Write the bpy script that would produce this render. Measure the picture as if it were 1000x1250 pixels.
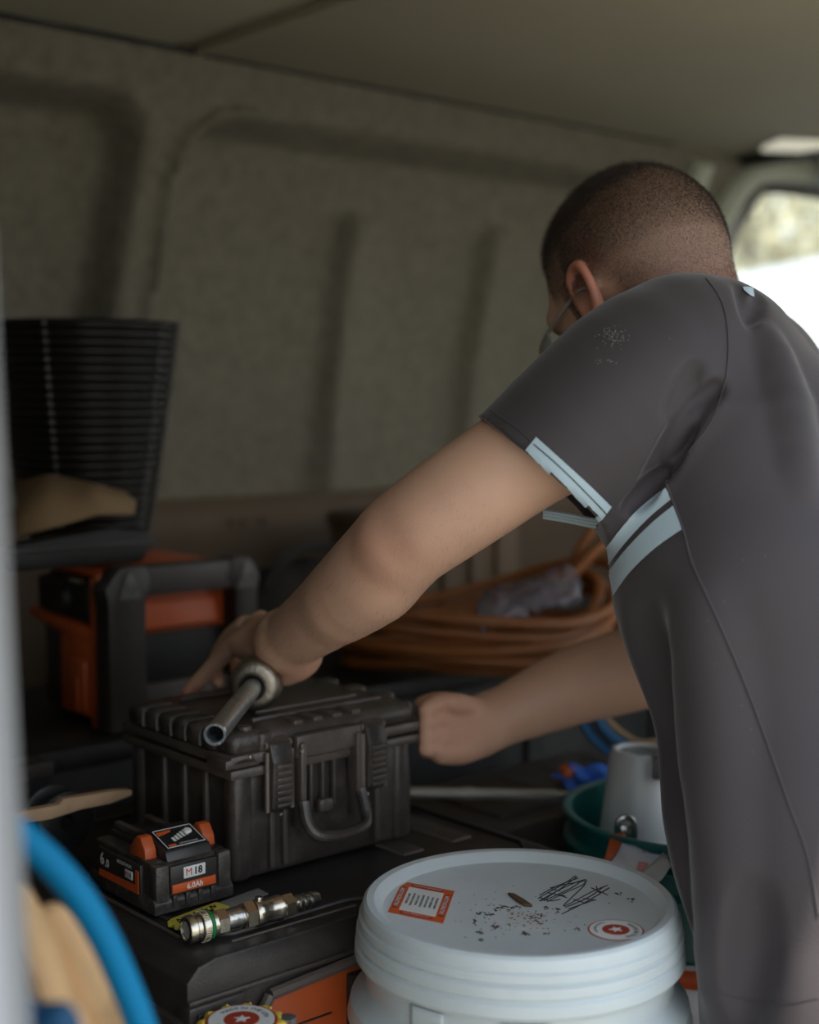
import bpy, bmesh, math, random
import numpy as np
from mathutils import Vector, Matrix
from mathutils.bvhtree import BVHTree
random.seed(7); np.random.seed(7)
R = math.radians
for o in list(bpy.data.objects): bpy.data.objects.remove(o)
SC = bpy.context.scene; COL = SC.collection

# ------------------------------------------------------------------ camera, world, sun, exposure
FPX = 1717.0; PITCH = R(4.5); CZ = 0.84            # lens in pixels of a 1000x1250 picture, camera height over the van floor
cam = bpy.data.cameras.new('camera'); camo = bpy.data.objects.new('camera', cam); COL.objects.link(camo)
camo.location = (0, 0, CZ); camo.rotation_euler = (R(90)-PITCH, 0, 0)
cam.sensor_fit = 'VERTICAL'; cam.sensor_height = 30.0; cam.lens = 30.0*FPX/1250.0
cam.clip_start = .02; cam.clip_end = 200
cam.dof.use_dof = True; cam.dof.focus_distance = 1.30; cam.dof.aperture_fstop = cam.lens*.001/.021
SC.camera = camo

w = bpy.data.worlds.new('sky'); SC.world = w; w.use_nodes = True
nt = w.node_tree; bg = nt.nodes['Background']
tc = nt.nodes.new('ShaderNodeTexCoord'); sep = nt.nodes.new('ShaderNodeSeparateXYZ'); ramp = nt.nodes.new('ShaderNodeValToRGB')
nt.links.new(tc.outputs['Generated'], sep.inputs[0]); nt.links.new(sep.outputs['Z'], ramp.inputs[0]); nt.links.new(ramp.outputs[0], bg.inputs[0])
ramp.color_ramp.elements[0].position = 0.0; ramp.color_ramp.elements[0].color = (.86, .88, .86, 1)
ramp.color_ramp.elements[1].position = .7; ramp.color_ramp.elements[1].color = (.58, .74, .98, 1)
bg.inputs['Strength'].default_value = 1.0
sun = bpy.data.lights.new('sun', 'SUN'); sun.energy = 5.0; sun.angle = R(.7); sun.color = (1, .93, .82)
suno = bpy.data.objects.new('sun', sun); COL.objects.link(suno)
SUN_DIR = Vector((-.10*.755-.45*.656, -.10*.656+.45*.755, -1.0)).normalized()    # the way the light travels
suno.rotation_euler = SUN_DIR.to_track_quat('-Z', 'Y').to_euler()
vs = SC.view_settings; vs.view_transform = 'Standard'; vs.look = 'None'; vs.gamma = 1; vs.use_curve_mapping = False
vs.exposure = 1.08

# ------------------------------------------------------------------ coordinates
def W(px, py, d):
    x = (px-500)/FPX*d; y = -(py-625)/FPX*d; c, s = math.cos(PITCH), math.sin(PITCH)
    return np.array([x, d*c+y*s, CZ-d*s+y*c])
CAMP = np.array([0, 0, CZ])
def Pz(px, py, z):
    a = W(px, py, 1)-CAMP; return a*((z-CZ)/a[2])+CAMP
U = np.array([.755, .656, 0.]); V = np.array([-.656, .755, 0.]); N = -V; ROT = math.atan2(.656, .755)
K = Pz(228, 1180, .36)                              # near top corner of the big toolbox: origin of the van's own axes
def F(u, v, z): return K*[1, 1, 0]+U*u+V*v+np.array([0, 0, z])

# ------------------------------------------------------------------ materials
def lin(c): return tuple(((x/255)/12.92 if x/255 <= .04045 else ((x/255+.055)/1.055)**2.4) for x in c)
def M(name, rgb, rough=.5, metal=0, var=.12, scale=20, bump=0, bscale=200, dust=0, dustcol=(150, 140, 130), wear=0, clear=0, trans=0, sss=0, dscale=9, spec=.5):
    m = bpy.data.materials.new(name); m.use_nodes = True; nt = m.node_tree; b = nt.nodes['Principled BSDF']
    L = nt.links.new; n = nt.nodes.new
    tc = n('ShaderNodeTexCoord'); c = lin(rgb)
    no = n('ShaderNodeTexNoise'); no.inputs['Scale'].default_value = scale; no.inputs['Detail'].default_value = 5; L(tc.outputs['Object'], no.inputs['Vector'])
    mx = n('ShaderNodeMix'); mx.data_type = 'RGBA'; L(no.outputs['Fac'], mx.inputs['Factor'])
    mx.inputs['A'].default_value = tuple(v*(1-var) for v in c)+(1,); mx.inputs['B'].default_value = tuple(min(1, v*(1+var)) for v in c)+(1,)
    out = mx.outputs['Result']
    b.inputs['Roughness'].default_value = rough; b.inputs['Metallic'].default_value = metal
    b.inputs['Specular IOR Level'].default_value = spec
    if dust:
        d = n('ShaderNodeTexNoise'); d.inputs['Scale'].default_value = dscale; d.inputs['Detail'].default_value = 9; d.inputs['Roughness'].default_value = .72; L(tc.outputs['Object'], d.inputs['Vector'])
        r = n('ShaderNodeMapRange'); r.inputs['From Min'].default_value = .47; r.inputs['From Max'].default_value = .72; r.inputs['To Max'].default_value = dust; L(d.outputs['Fac'], r.inputs['Value'])
        m2 = n('ShaderNodeMix'); m2.data_type = 'RGBA'; L(r.outputs[0], m2.inputs['Factor']); L(out, m2.inputs['A']); m2.inputs['B'].default_value = lin(dustcol)+(1,); out = m2.outputs['Result']
    if wear:
        g = n('ShaderNodeNewGeometry'); r = n('ShaderNodeMapRange'); r.inputs['From Min'].default_value = .53; r.inputs['From Max'].default_value = .64; r.inputs['To Max'].default_value = wear
        L(g.outputs['Pointiness'], r.inputs['Value'])
        m3 = n('ShaderNodeMix'); m3.data_type = 'RGBA'; L(r.outputs[0], m3.inputs['Factor']); L(out, m3.inputs['A']); m3.inputs['B'].default_value = lin(dustcol)+(1,); out = m3.outputs['Result']
    L(out, b.inputs['Base Color'])
    if bump:
        bn = n('ShaderNodeTexNoise'); bn.inputs['Scale'].default_value = bscale; bn.inputs['Detail'].default_value = 3; L(tc.outputs['Object'], bn.inputs['Vector'])
        bp = n('ShaderNodeBump'); bp.inputs['Strength'].default_value = bump; bp.inputs['Distance'].default_value = .002; L(bn.outputs['Fac'], bp.inputs['Height']); L(bp.outputs[0], b.inputs['Normal'])
    if trans: b.inputs['Transmission Weight'].default_value = trans
    if clear: b.inputs['Coat Weight'].default_value = clear
    if sss:
        b.inputs['Subsurface Weight'].default_value = sss; b.inputs['Subsurface Radius'].default_value = (.012, .005, .003)
    return m
FELT = M('grey_felt', (122, 117, 102), .95, var=.4, scale=42, bump=.9, bscale=260, spec=.15)
HEAD = M('headliner_board', (186, 180, 156), .75, var=.05, scale=8, bump=.1)
PLY = M('brown_plywood', (96, 78, 58), .7, var=.2, scale=14)
RUBBER = M('rubber_floor', (62, 58, 54), .8, var=.3, scale=10, dust=.5)
VANW = M('white_van_paint', (196, 198, 204), .35, var=.03)
VGREY = M('grey_door_paint', (150, 152, 154), .5, var=.04)
BLK = M('dusty_black_plastic', (25, 23, 22), .42, var=.2, dust=.16, dustcol=(128, 116, 108), wear=.55, bump=.25, bscale=400)
BLK2 = M('black_case_plastic', (20, 18, 17), .34, var=.2, dust=.34, dustcol=(125, 113, 105), wear=.9, bump=.3, bscale=300, dscale=22)  # edge wear colour carries scuffs and painted glints together
BLKC = M('clean_black_plastic', (30, 29, 28), .4, var=.1, wear=.2)
DARK = M('dark_plastic', (17, 16, 14), .6, var=.2, dust=.08)
GREYP = M('grey_worn_plastic', (92, 90, 88), .5, var=.15, dust=.3)
ORG = M('orange_plastic', (188, 84, 34), .45, var=.1, dust=.16, dustcol=(90, 50, 30), wear=.1)
BRN = M('brown_side_plastic', (74, 50, 40), .5, var=.15, dust=.2)
WHT = M('white_bucket_plastic', (203, 212, 213), .32, var=.03, scale=6, dust=.10, dustcol=(140, 140, 130), dscale=30, sss=.08)
WHT2 = M('white_plastic', (200, 202, 198), .4, var=.04)
GRN = M('green_bucket_plastic', (16, 92, 88), .35, var=.08)
CHROME = M('scuffed_steel', (190, 188, 182), .26, 1, var=.2, scale=60, dust=.35, dustcol=(110, 95, 80), dscale=50, bump=.3, bscale=150)
NICK = M('nickel_brass', (205, 196, 178), .24, 1, var=.12, scale=90, bump=.15)
STEELB = M('blued_steel', (205, 214, 218), .30, 1, var=.2, scale=70, dust=.35, dustcol=(70, 55, 44), dscale=80, bump=.3, bscale=300)
RODM = M('dull_rod', (170, 165, 155), .5, .7, var=.1)
BLUE = M('blue_hose_rubber', (0, 122, 170), .6, var=.05, spec=.2)
BLUED = M('blue_rope_fibre', (16, 74, 112), .7, var=.25)
TAN = M('tan_suede', (246, 200, 150), .95, var=.12, scale=40, bump=.8, bscale=700, spec=.1)
ORHOSE = M('orange_cable_rubber', (142, 84, 36), .5, var=.15, dust=.2)
CARD = M('tan_cardboard', (138, 112, 80), .85, var=.12)
WOOD = M('splintered_pine', (168, 138, 108), .8, var=.25, scale=40)
YEL = M('yellow_plastic', (226, 190, 70), .45, var=.08, dust=.12)
YTAG = M('yellow_tag_plastic', (208, 200, 70), .5, var=.15, scale=60, dust=.3)
GSTRAP = M('grey_strap', (120, 118, 112), .8, var=.2)
INK = M('black_ink', (22, 22, 26), .6, var=.1)
TXTW = M('white_print', (225, 225, 220), .6, var=.05)
TXTR = M('red_print', (196, 50, 30), .6, var=.05)
TXTO = M('orange_print', (214, 92, 36), .55, var=.1)
RED = M('brick_red_print', (168, 58, 36), .6, var=.08)
GRNB = M('green_rubber_ring', (20, 120, 60), .5)
DIRT = M('dry_dirt', (74, 58, 42), .95, var=.4, scale=200)
LEAFM = M('dry_leaf', (92, 70, 48), .9, var=.3)
WRAP = M('clear_plastic_wrap', (235, 232, 245), .12, var=.05, trans=.9)
PKT = M('printed_packet', (232, 232, 238), .3, var=.1)
PINK = M('pink_print', (222, 150, 140), .5)
HOLE = M('dark_hole', (14, 12, 10), .9)
BRIM = M('navy_trousers_cloth', (46, 47, 52), .9, var=.1, bump=.4)
BOOT = M('brown_leather', (70, 50, 36), .6)
EYE = M('eye_white', (225, 220, 215), .3); IRIS = M('iris_brown', (70, 50, 36), .2)
GLASS = M('window_glass', (235, 242, 238), .02, var=0, trans=1.0)
LENS = M('safety_lens', (240, 245, 245), .03, var=0, trans=1.0)
BARK = M('tree_bark', (96, 84, 66), .9); LEAF = M('tree_leaves', (204, 196, 166), .7, var=.15, scale=3)
GRAVEL = M('grey_tarmac', (118, 114, 104), .9, var=.2, scale=6)
CARG = M('car_window_glass', (70, 88, 74), .12)
CARP = M('white_car_paint', (186, 188, 192), .3, var=.01)
TYRE = M('tyre_rubber', (30, 30, 30), .8)

def skin_material():
    m = M('tanned_skin', (206, 164, 138), .52, var=.09, scale=28, bump=.22, bscale=520, sss=.12)
    nt = m.node_tree; L = nt.links.new; b = nt.nodes['Principled BSDF']; src = b.inputs['Base Color'].links[0].from_socket
    tc = [x for x in nt.nodes if x.bl_idname == 'ShaderNodeTexCoord'][0]
    def mixby(attr, col, fac, src, noisy=0):
        a = nt.nodes.new('ShaderNodeAttribute'); a.attribute_name = attr
        f = nt.nodes.new('ShaderNodeMath'); f.operation = 'MULTIPLY'; L(a.outputs['Fac'], f.inputs[0]); f.inputs[1].default_value = fac; o = f.outputs[0]
        if noisy:
            no = nt.nodes.new('ShaderNodeTexNoise'); no.inputs['Scale'].default_value = noisy; L(tc.outputs['Object'], no.inputs['Vector'])
            r = nt.nodes.new('ShaderNodeMapRange'); r.inputs['From Min'].default_value = .3; r.inputs['From Max'].default_value = .7; r.inputs['To Min'].default_value = .6; r.inputs['To Max'].default_value = 1.15; L(no.outputs['Fac'], r.inputs['Value'])
            g = nt.nodes.new('ShaderNodeMath'); g.operation = 'MULTIPLY'; g.use_clamp = True; L(o, g.inputs[0]); L(r.outputs[0], g.inputs[1]); o = g.outputs[0]
        mx = nt.nodes.new('ShaderNodeMix'); mx.data_type = 'RGBA'; L(o, mx.inputs['Factor']); L(src, mx.inputs['A']); mx.inputs['B'].default_value = lin(col)+(1,)
        return mx.outputs['Result']
    s = mixby('ruddy', (188, 96, 74), .75, src)
    s = mixby('hair_density', (58, 43, 33), .92, s, 900)
    L(s, b.inputs['Base Color']); return m
SKIN = skin_material()
HAIRM = M('dark_brown_hair', (48, 36, 28), .55, var=.3, scale=300)
ARMHAIR = M('fine_arm_hair', (70, 50, 36), .6)

def fabric(name, rgb, sc=900, bump=.35, rough=.62):
    m = M(name, rgb, rough, var=.06, scale=12, spec=.35); nt = m.node_tree; L = nt.links.new; b = nt.nodes['Principled BSDF']
    b.inputs['Sheen Weight'].default_value = .25; b.inputs['Sheen Roughness'].default_value = .4
    tc = nt.nodes.new('ShaderNodeTexCoord'); mp = nt.nodes.new('ShaderNodeMapping'); mp.inputs['Rotation'].default_value = (.4, .7, .6); L(tc.outputs['Object'], mp.inputs[0])
    vo = nt.nodes.new('ShaderNodeTexVoronoi'); vo.inputs['Scale'].default_value = sc; vo.inputs['Randomness'].default_value = .15; L(mp.outputs[0], vo.inputs['Vector'])
    bp = nt.nodes.new('ShaderNodeBump'); bp.inputs['Strength'].default_value = bump; bp.inputs['Distance'].default_value = .0006; L(vo.outputs['Distance'], bp.inputs['Height']); L(bp.outputs[0], b.inputs['Normal'])
    return m
SHIRT = fabric('charcoal_mesh_knit', (66, 60, 62)); BAND = fabric('pale_blue_knit', (176, 196, 204), 900, .3); SEAM = fabric('seam_thread', (66, 62, 64))

# ------------------------------------------------------------------ object helpers
def tag(o, label=None, cat=None, group=None, kind=None):
    if label: o['label'] = label
    if cat: o['category'] = cat
    if group: o['group'] = group
    if kind: o['kind'] = kind
    return o
def thing(name, label, cat, loc, rot=0, group=None):
    o = bpy.data.objects.new(name, None); COL.objects.link(o); o.location = loc
    o.rotation_euler = rot if isinstance(rot, tuple) else (0, 0, rot); o.empty_display_size = .05
    return tag(o, label, cat, group)
def frame(o, p, x, y=None):                         # orient an empty: local x along x, local z nearest to y-up
    x = Vector(x).normalized(); up = Vector(y if y is not None else (0, 0, 1)); yv = up.cross(x).normalized(); z = x.cross(yv)
    m = Matrix((x, yv, z)).transposed().to_4x4(); m.translation = Vector(p); o.matrix_world = m
class MB:
    def __init__(s): s.bm = bmesh.new()
    def _x(s, vs, mat):
        if mat is not None: bmesh.ops.transform(s.bm, matrix=mat, verts=vs)
    def box(s, x0, x1, y0, y1, z0, z1, bev=0, seg=2, mat=None, taper=None):
        r = bmesh.ops.create_cube(s.bm, size=1); vs = r['verts']
        for v in vs:
            v.co = Vector((x0+(v.co.x+.5)*(x1-x0), y0+(v.co.y+.5)*(y1-y0), z0+(v.co.z+.5)*(z1-z0)))
        if taper:
            cx, cy = (x0+x1)/2, (y0+y1)/2
            for v in vs:
                if abs(v.co.z-z0) < 1e-7: v.co.x = cx+(v.co.x-cx)*taper; v.co.y = cy+(v.co.y-cy)*taper
        if bev:
            es = list({e for v in vs for e in v.link_edges})
            r = bmesh.ops.bevel(s.bm, geom=es, offset=bev, segments=seg, affect='EDGES', profile=.5)
            vs = list({v for f in r['faces'] for v in f.verts} | {v for v in vs if v.is_valid})
        s._x(vs, mat); return s
    def prism(s, poly, a, b, axis='y', bev=0, mat=None):
        # poly in the two other axes: axis y -> (x,z); x -> (y,z); z -> (x,y)
        def P(p, t): return {'y': (p[0], t, p[1]), 'x': (t, p[0], p[1]), 'z': (p[0], p[1], t)}[axis]
        A = [s.bm.verts.new(P(p, a)) for p in poly]; B = [s.bm.verts.new(P(p, b)) for p in poly]; n = len(poly); fs = []
        fs.append(s.bm.faces.new(A)); fs.append(s.bm.faces.new(B[::-1]))
        for i in range(n): fs.append(s.bm.faces.new((A[i], B[i], B[(i+1) % n], A[(i+1) % n])))
        bmesh.ops.recalc_face_normals(s.bm, faces=fs); vs = A+B
        if bev:
            es = list({e for f in fs for e in f.edges}); r = bmesh.ops.bevel(s.bm, geom=es, offset=bev, segments=2, affect='EDGES', profile=.5)
            vs = list({v for f in r['faces'] for v in f.verts} | {v for v in vs if v.is_valid})
        s._x(vs, mat); return s
    def lathe(s, prof, n=48, mat=None, sx=1, sy=1):
        rings = []
        for r, z in prof:
            if r < 1e-6: rings.append([s.bm.verts.new((0, 0, z))])
            else: rings.append([s.bm.verts.new((r*sx*math.cos(2*math.pi*i/n), r*sy*math.sin(2*math.pi*i/n), z)) for i in range(n)])
        for a, b in zip(rings, rings[1:]):
            if len(a) == 1 and len(b) == 1: continue
            for i in range(n):
                j = (i+1) % n
                if len(a) == 1: s.bm.faces.new((a[0], b[i], b[j]))
                elif len(b) == 1: s.bm.faces.new((a[i], b[0], a[j]))
                else: s.bm.faces.new((a[i], b[i], b[j], a[j]))
        s._x([v for r in rings for v in r], mat); return s
    def tube(s, pts, rad, n=12, cyc=False, caps=True):
        pts = [Vector(p) for p in pts]; m = len(pts); rad = rad if hasattr(rad, '__len__') else [rad]*m
        rings = []; up = None
        for i, p in enumerate(pts):
            t = (pts[(i+1) % m]-pts[i-1]) if cyc else (pts[min(i+1, m-1)]-pts[max(i-1, 0)])
            t.normalize()
            if up is None: up = t.orthogonal().normalized()
            up = (up-t*up.dot(t)).normalized(); sd = t.cross(up)
            rings.append([s.bm.verts.new(p+(up*math.cos(2*math.pi*k/n)+sd*math.sin(2*math.pi*k/n))*rad[i]) for k in range(n)])
        for i in range(m if cyc else m-1):
            a, b = rings[i], rings[(i+1) % m]
            off = 0
            if cyc and i == m-1: off = min(range(n), key=lambda q: (a[0].co-b[q].co).length)
            for k in range(n): s.bm.faces.new((a[k], a[(k+1) % n], b[(k+1+off) % n], b[(k+off) % n]))
        if not cyc and caps: s.bm.faces.new(rings[0][::-1]); s.bm.faces.new(rings[-1])
        return s
    def grid(s, P, closed=False):
        vs = [[s.bm.verts.new(p) for p in row] for row in P]
        for i in range(len(vs)-1):
            for j in range(len(vs[0])-1): s.bm.faces.new((vs[i][j], vs[i][j+1], vs[i+1][j+1], vs[i+1][j]))
        return s
    def build_loose(s, name, mat, parent=None, smooth=35):      # every connected piece becomes an object of its own
        s.bm.verts.ensure_lookup_table(); s.bm.verts.index_update(); seen = set(); out = []
        for v0 in s.bm.verts:
            if v0.index in seen: continue
            st = [v0]; comp = []; seen.add(v0.index)
            while st:
                v = st.pop(); comp.append(v)
                for e in v.link_edges:
                    w_ = e.other_vert(v)
                    if w_.index not in seen: seen.add(w_.index); st.append(w_)
            m_ = MB(); mp = {v: m_.bm.verts.new(v.co) for v in comp}
            for f in {f for v in comp for f in v.link_faces}: m_.bm.faces.new([mp[v] for v in f.verts])
            out.append(m_.build(name, mat, parent, smooth))
        s.bm.free(); return out
    def build(s, name, mat, parent=None, smooth=35, loc=None):
        bmesh.ops.recalc_face_normals(s.bm, faces=s.bm.faces[:])
        me = bpy.data.meshes.new(name); s.bm.to_mesh(me); s.bm.free(); me.materials.append(mat)
        me.polygons.foreach_set('use_smooth', [True]*len(me.polygons)); me.update()
        try: me.set_sharp_from_angle(angle=R(smooth))
        except Exception: pass
        o = bpy.data.objects.new(name, me); COL.objects.link(o)
        if parent: o.parent = parent
        if loc is not None: o.location = loc
        return o
def solid(o, t, off=-1):
    m = o.modifiers.new('thickness', 'SOLIDIFY'); m.thickness = t; m.offset = off; return o
def spline(pts, n=8, cyc=False):
    pts = [np.array(p, float) for p in pts]; out = []; m = len(pts)
    for i in range(m if cyc else m-1):
        p0, p1, p2, p3 = (pts[(i-1) % m], pts[i], pts[(i+1) % m], pts[(i+2) % m]) if cyc else (pts[max(i-1, 0)], pts[i], pts[i+1], pts[min(i+2, m-1)])
        for k in range(n):
            t = k/n; out.append(.5*((2*p1)+(-p0+p2)*t+(2*p0-5*p1+4*p2-p3)*t*t+(-p0+3*p1-3*p2+p3)*t**3))
    if not cyc: out.append(pts[-1])
    return out
def text(s, size, p, x, y, mat, parent, name='lettering', bend=None, bold=0):
    """flat lettering centred at p in the parent's space, reading along x with letter tops towards y"""
    cu = bpy.data.curves.new('t', 'FONT'); cu.body = s; cu.size = size; cu.align_x = 'CENTER'; cu.align_y = 'CENTER'; cu.extrude = .00005; cu.offset = bold*size; cu.resolution_u = 2
    t = bpy.data.objects.new('t', cu); COL.objects.link(t); dg = bpy.context.evaluated_depsgraph_get()
    me = bpy.data.meshes.new_from_object(t.evaluated_get(dg)); bpy.data.objects.remove(t)
    x = Vector(x).normalized(); y = Vector(y).normalized(); z = x.cross(y)
    if bend:
        for v in me.vertices:
            a = bend[1]-v.co.x/bend[0]; r = bend[0]+v.co.y*bend[2]; v.co = Vector((r*math.cos(a), r*math.sin(a), v.co.z))
    m = Matrix((x, y, z)).transposed().to_4x4(); m.translation = Vector(p); me.transform(m)
    me.materials.clear(); me.materials.append(mat); o = bpy.data.objects.new(name, me); COL.objects.link(o); o.parent = parent; return o
def star(mb, cx, cy, r, z0, z1, rot=90, mat=None):
    mb.prism([(cx+(r if i % 2 == 0 else r*.42)*math.cos(R(rot+36*i)), cy+(r if i % 2 == 0 else r*.42)*math.sin(R(rot+36*i))) for i in range(10)], z0, z1, 'z', mat=mat)
def ring(mb, r0, r1, z0, z1, n=48): mb.lathe([(r0, z0), (r1, z0), (r1, z1), (r0, z1), (r0, z0)], n)

# ================================================================== THE VAN
TOPV = .921; CEIL = 1.39; NEARV = -.42
def lean(z): t = max(0, CEIL-z); return .06*t+.15*(1-math.exp(-t/.33))*1.12
def sm(x): x = max(0., min(1., x)); return x*x*(3-2*x)
def rrect(s, z, s0, s1, z0, z1, r, soft):          # 1 inside a rounded rectangle, soft edge
    cx, cz = (s0+s1)/2, (z0+z1)/2; qx = abs(s-cx)-(s1-s0)/2+r; qz = abs(z-cz)-(z1-z0)/2+r
    d = math.hypot(max(qx, 0), max(qz, 0))+min(max(qx, qz), 0)-r
    return sm(.5-d/soft)
S0 = .282                                           # where the wall meets the left frame edge, along u
def wall_off(s, z):                                 # how far the felt sits behind the wall plane
    d = 0.
    d += .085*rrect(s, z, -.75, .258-.05*(1.2-z), .70, 1.305, .07, .035)
    d += .075*rrect(s, z, .342-.05*(1.2-z), 1.62, .56, 1.298, .09, .04)
    for c, wd in ((.735, .035), (1.10, .035)):
        x = s-(c-.0*(1.2-z)); d += (-.045 if x > 0 else 0)*sm(x/.03)*sm((.17-x)/.17)*sm((1.21-z)/.05) + .006*math.exp(-(x/.02)**2)*sm((1.21-z)/.05)
    e_ = rrect(s, z, .342-.05*(1.2-z), 1.62, .56, 1.298, .09, .04); d -= .030*math.exp(-((e_-.25)/.30)**2)*sm((.60-s)/.2)*(e_ > 0)
    d += .004*math.sin(s*9+z*5)*sm((1.2-z)/.3)
    return d
mb = MB(); P = []
zs = [.655+(CEIL-.655)*i/110 for i in range(111)]+[1.425]; ss = [-1.25+3.07*j/330 for j in range(331)]
for z in zs: P.append([F(S0+s, TOPV+lean(z)+wall_off(s, z), z) for s in ss])
mb.grid(P); wf = mb.build('wall_far', FELT, smooth=80); solid(wf, .012, 1); tag(wf, kind='structure', label='grey felt lined van side wall with recessed panels')
mb = MB(); P = []
for z in (0, .05, .2, .4, .6, .668): P.append([F(S0+s, TOPV+lean(z)-.012, z) for s in np.linspace(-1.25, 1.82, 30)])
mb.grid(P); o = mb.build('wall_lower', PLY); solid(o, .009, 1); tag(o, kind='structure', label='brown plywood lower lining of the van wall')
for i, (px, py) in enumerate(((300, 628), (440, 640), (598, 652))):
    p = Pz(px, py, .64); uu = float((p-K)@U)
    mb = MB(); mb.lathe([(0, -.004), (.009, -.003), (.011, 0), (0, 0)], 16, mat=Matrix.Translation(Vector(F(uu, TOPV+lean(.63)-.013, .625))) @ Matrix.Rotation(ROT, 4, 'Z') @ Matrix.Rotation(R(-90), 4, 'X')); b = mb.build('screw_cap', PLY, o)
# floor with side step edge
mb = MB(); mb.box(-1.0, 3.4, NEARV+.10, 1.16, -.03, 0, .004); fl = mb.build('floor', RUBBER); fl.location = K*[1, 1, 0]; fl.rotation_euler = (0, 0, ROT); tag(fl, kind='structure')
vo = K*[1, 1, 0]
def aligned(o, kind='structure'): o.location = vo; o.rotation_euler = (0, 0, ROT); tag(o, kind=kind); return o
mb = MB(); mb.box(-1.0, 1.2, NEARV, NEARV+.10, -.06, 0, .008); aligned(mb.build('trim_1', VGREY))        # door sill
# ceiling: rear panel, bow, front panel
bowu = .60
mb = MB(); mb.box(-1.0, bowu-.03, NEARV, TOPV+.02, CEIL, CEIL+.02, .005); aligned(mb.build('ceiling', HEAD))
mb = MB(); mb.box(bowu+.012, 2.02, NEARV, TOPV+.02, CEIL-.004, CEIL+.02, .006); aligned(mb.build('ceiling', HEAD))
mb = MB(); mb.box(bowu-.05, bowu+.03, NEARV, TOPV+.03, CEIL+.008, CEIL+.03, .004); mb.box(bowu+.006, bowu+.020, NEARV, TOPV+.01, CEIL-.008, CEIL+.01, .004); aligned(mb.build('trim_2', HEAD))
mb = MB(); mb.tube([(-1.0+i*.2, TOPV+.004, CEIL-.002) for i in range(15)], .006); aligned(mb.build('trim_3', DARK))
# outer roof skin overhanging the door opening (shades the man)
mb = MB(); mb.box(-1.05, 3.6, NEARV-.03, 1.0, CEIL+.05, CEIL+.08, .01); aligned(mb.build('trim_4', VANW))
mb = MB(); mb.prism([(-.9, -.44), (3.0, -.44), (3.0, -.788), (.468, -.788), (.44, -.85), (.27, -1.25), (-.9, -1.25)], CEIL+.055, CEIL+.075, 'z', .002); aligned(mb.build('sun_blocker', VANW))   # unseen sun blocker, added and cut to shape the shirt's sunlit patch
# rear wall, closed
mb = MB(); mb.box(-1.04, -1.0, NEARV, 1.2, -.05, CEIL+.05, .004); aligned(mb.build('wall_rear', FELT))
# near wall: rear quarter behind the opening
mb = MB(); mb.box(-1.04, -.42, NEARV-.03, NEARV, -.05, CEIL+.05, .004); aligned(mb.build('wall_near', VANW))
mb = MB(); mb.box(-1.0, 3.5, NEARV-.02, NEARV+.03, CEIL-.05, CEIL+.05, .01); aligned(mb.build('trim_5', VGREY))   # door header
# door edge right in front of the lens at the left
pe = thing('door_1', 'white painted edge of the van sliding door, blurred at far left', 'door', (0, 0, 0)); pe['kind'] = 'structure'
mb = MB(); a = W(3, 100, .6); b = W(31, 1100, .6); x_top = a[0]; x_bot = b[0]
poly = []
def strip(x0, x1, y0, y1, mat, name):
    mb = MB(); 
    for (za, zb) in ((-.05, 1.44),):
        k = (x_bot-x_top)/(b[2]-a[2])
        vs = []
        for z in (za, zb):
            sh = x_bot+k*(z-b[2])
            for (xx, yy) in ((x0, y0), (x1, y0), (x1, y1), (x0, y1)): vs.append(mb.bm.verts.new((sh+xx, yy, z)))
        for f in ((0, 1, 2, 3), (7, 6, 5, 4), (0, 4, 5, 1), (1, 5, 6, 2), (2, 6, 7, 3), (3, 7, 4, 0)): mb.bm.faces.new([vs[i] for i in f])
    es = mb.bm.edges[:]; bmesh.ops.bevel(mb.bm, geom=es, offset=.004, segments=2, affect='EDGES')
    return mb.build(name, mat, pe)
strip(-.052, -.012, .56, .60, VANW, 'door_skin'); strip(-.05, -.015, .60, .64, VGREY, 'door_seal')
p = W(4, 893, .60); mb = MB(); mb.box(p[0]-.006, p[0]+.004, p[1]-.055, p[1]-.035, p[2]-.006, p[2]+.004, .002); mb.build('rivet_glint', CHROME, pe)  # chrome block added to give a rivet's glint
# cab: crossbar, pillar, window, header
fu = S0+1.60                                        # where the cab begins
def vbox(mb, u0, u1, v0, v1, z0, z1, bev=.008): mb.box(u0, u1, v0, v1, z0, z1, bev)
mb = MB(); vbox(mb, 2.02, 2.06, NEARV, TOPV, CEIL-.03, CEIL+.02, .012); aligned(mb.build('trim_6', DARK))
mb = MB(); pts = []
mb.tube([(S0+1.62, TOPV+lean(z)-.01, z) for z in np.linspace(.6, 1.36, 12)], .028, 10); PIL = M('pillar_trim', (188, 192, 172), .6, var=.04); aligned(mb.build('trim_7', PIL))
mb = MB(); mb.tube(spline([(S0+1.735, TOPV+lean(.65)+.02, .65), (S0+1.735, TOPV+lean(1.0)+.0, 1.0), (S0+1.75, TOPV+lean(1.2), 1.2), (S0+1.80, TOPV+.03, 1.335), (S0+1.92, TOPV+.01, 1.375), (S0+2.4, TOPV+.0, 1.385), (S0+3.0, TOPV, 1.37)], 8), .032, 12); aligned(mb.build('trim_8', PIL))
mb = MB(); mb.tube(spline([(S0+1.80, TOPV+lean(.85)+.03, .70), (S0+1.80, TOPV+lean(1.0)+.02, 1.0), (S0+1.82, TOPV+lean(1.2)+.01, 1.2), (S0+1.86, TOPV+.05, 1.315), (S0+1.94, TOPV+.04, 1.345), (S0+2.4, TOPV+.04, 1.35), (S0+3.0, TOPV+.04, 1.34)], 8), .022, 12); aligned(mb.build('trim_9', DARK))
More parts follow.
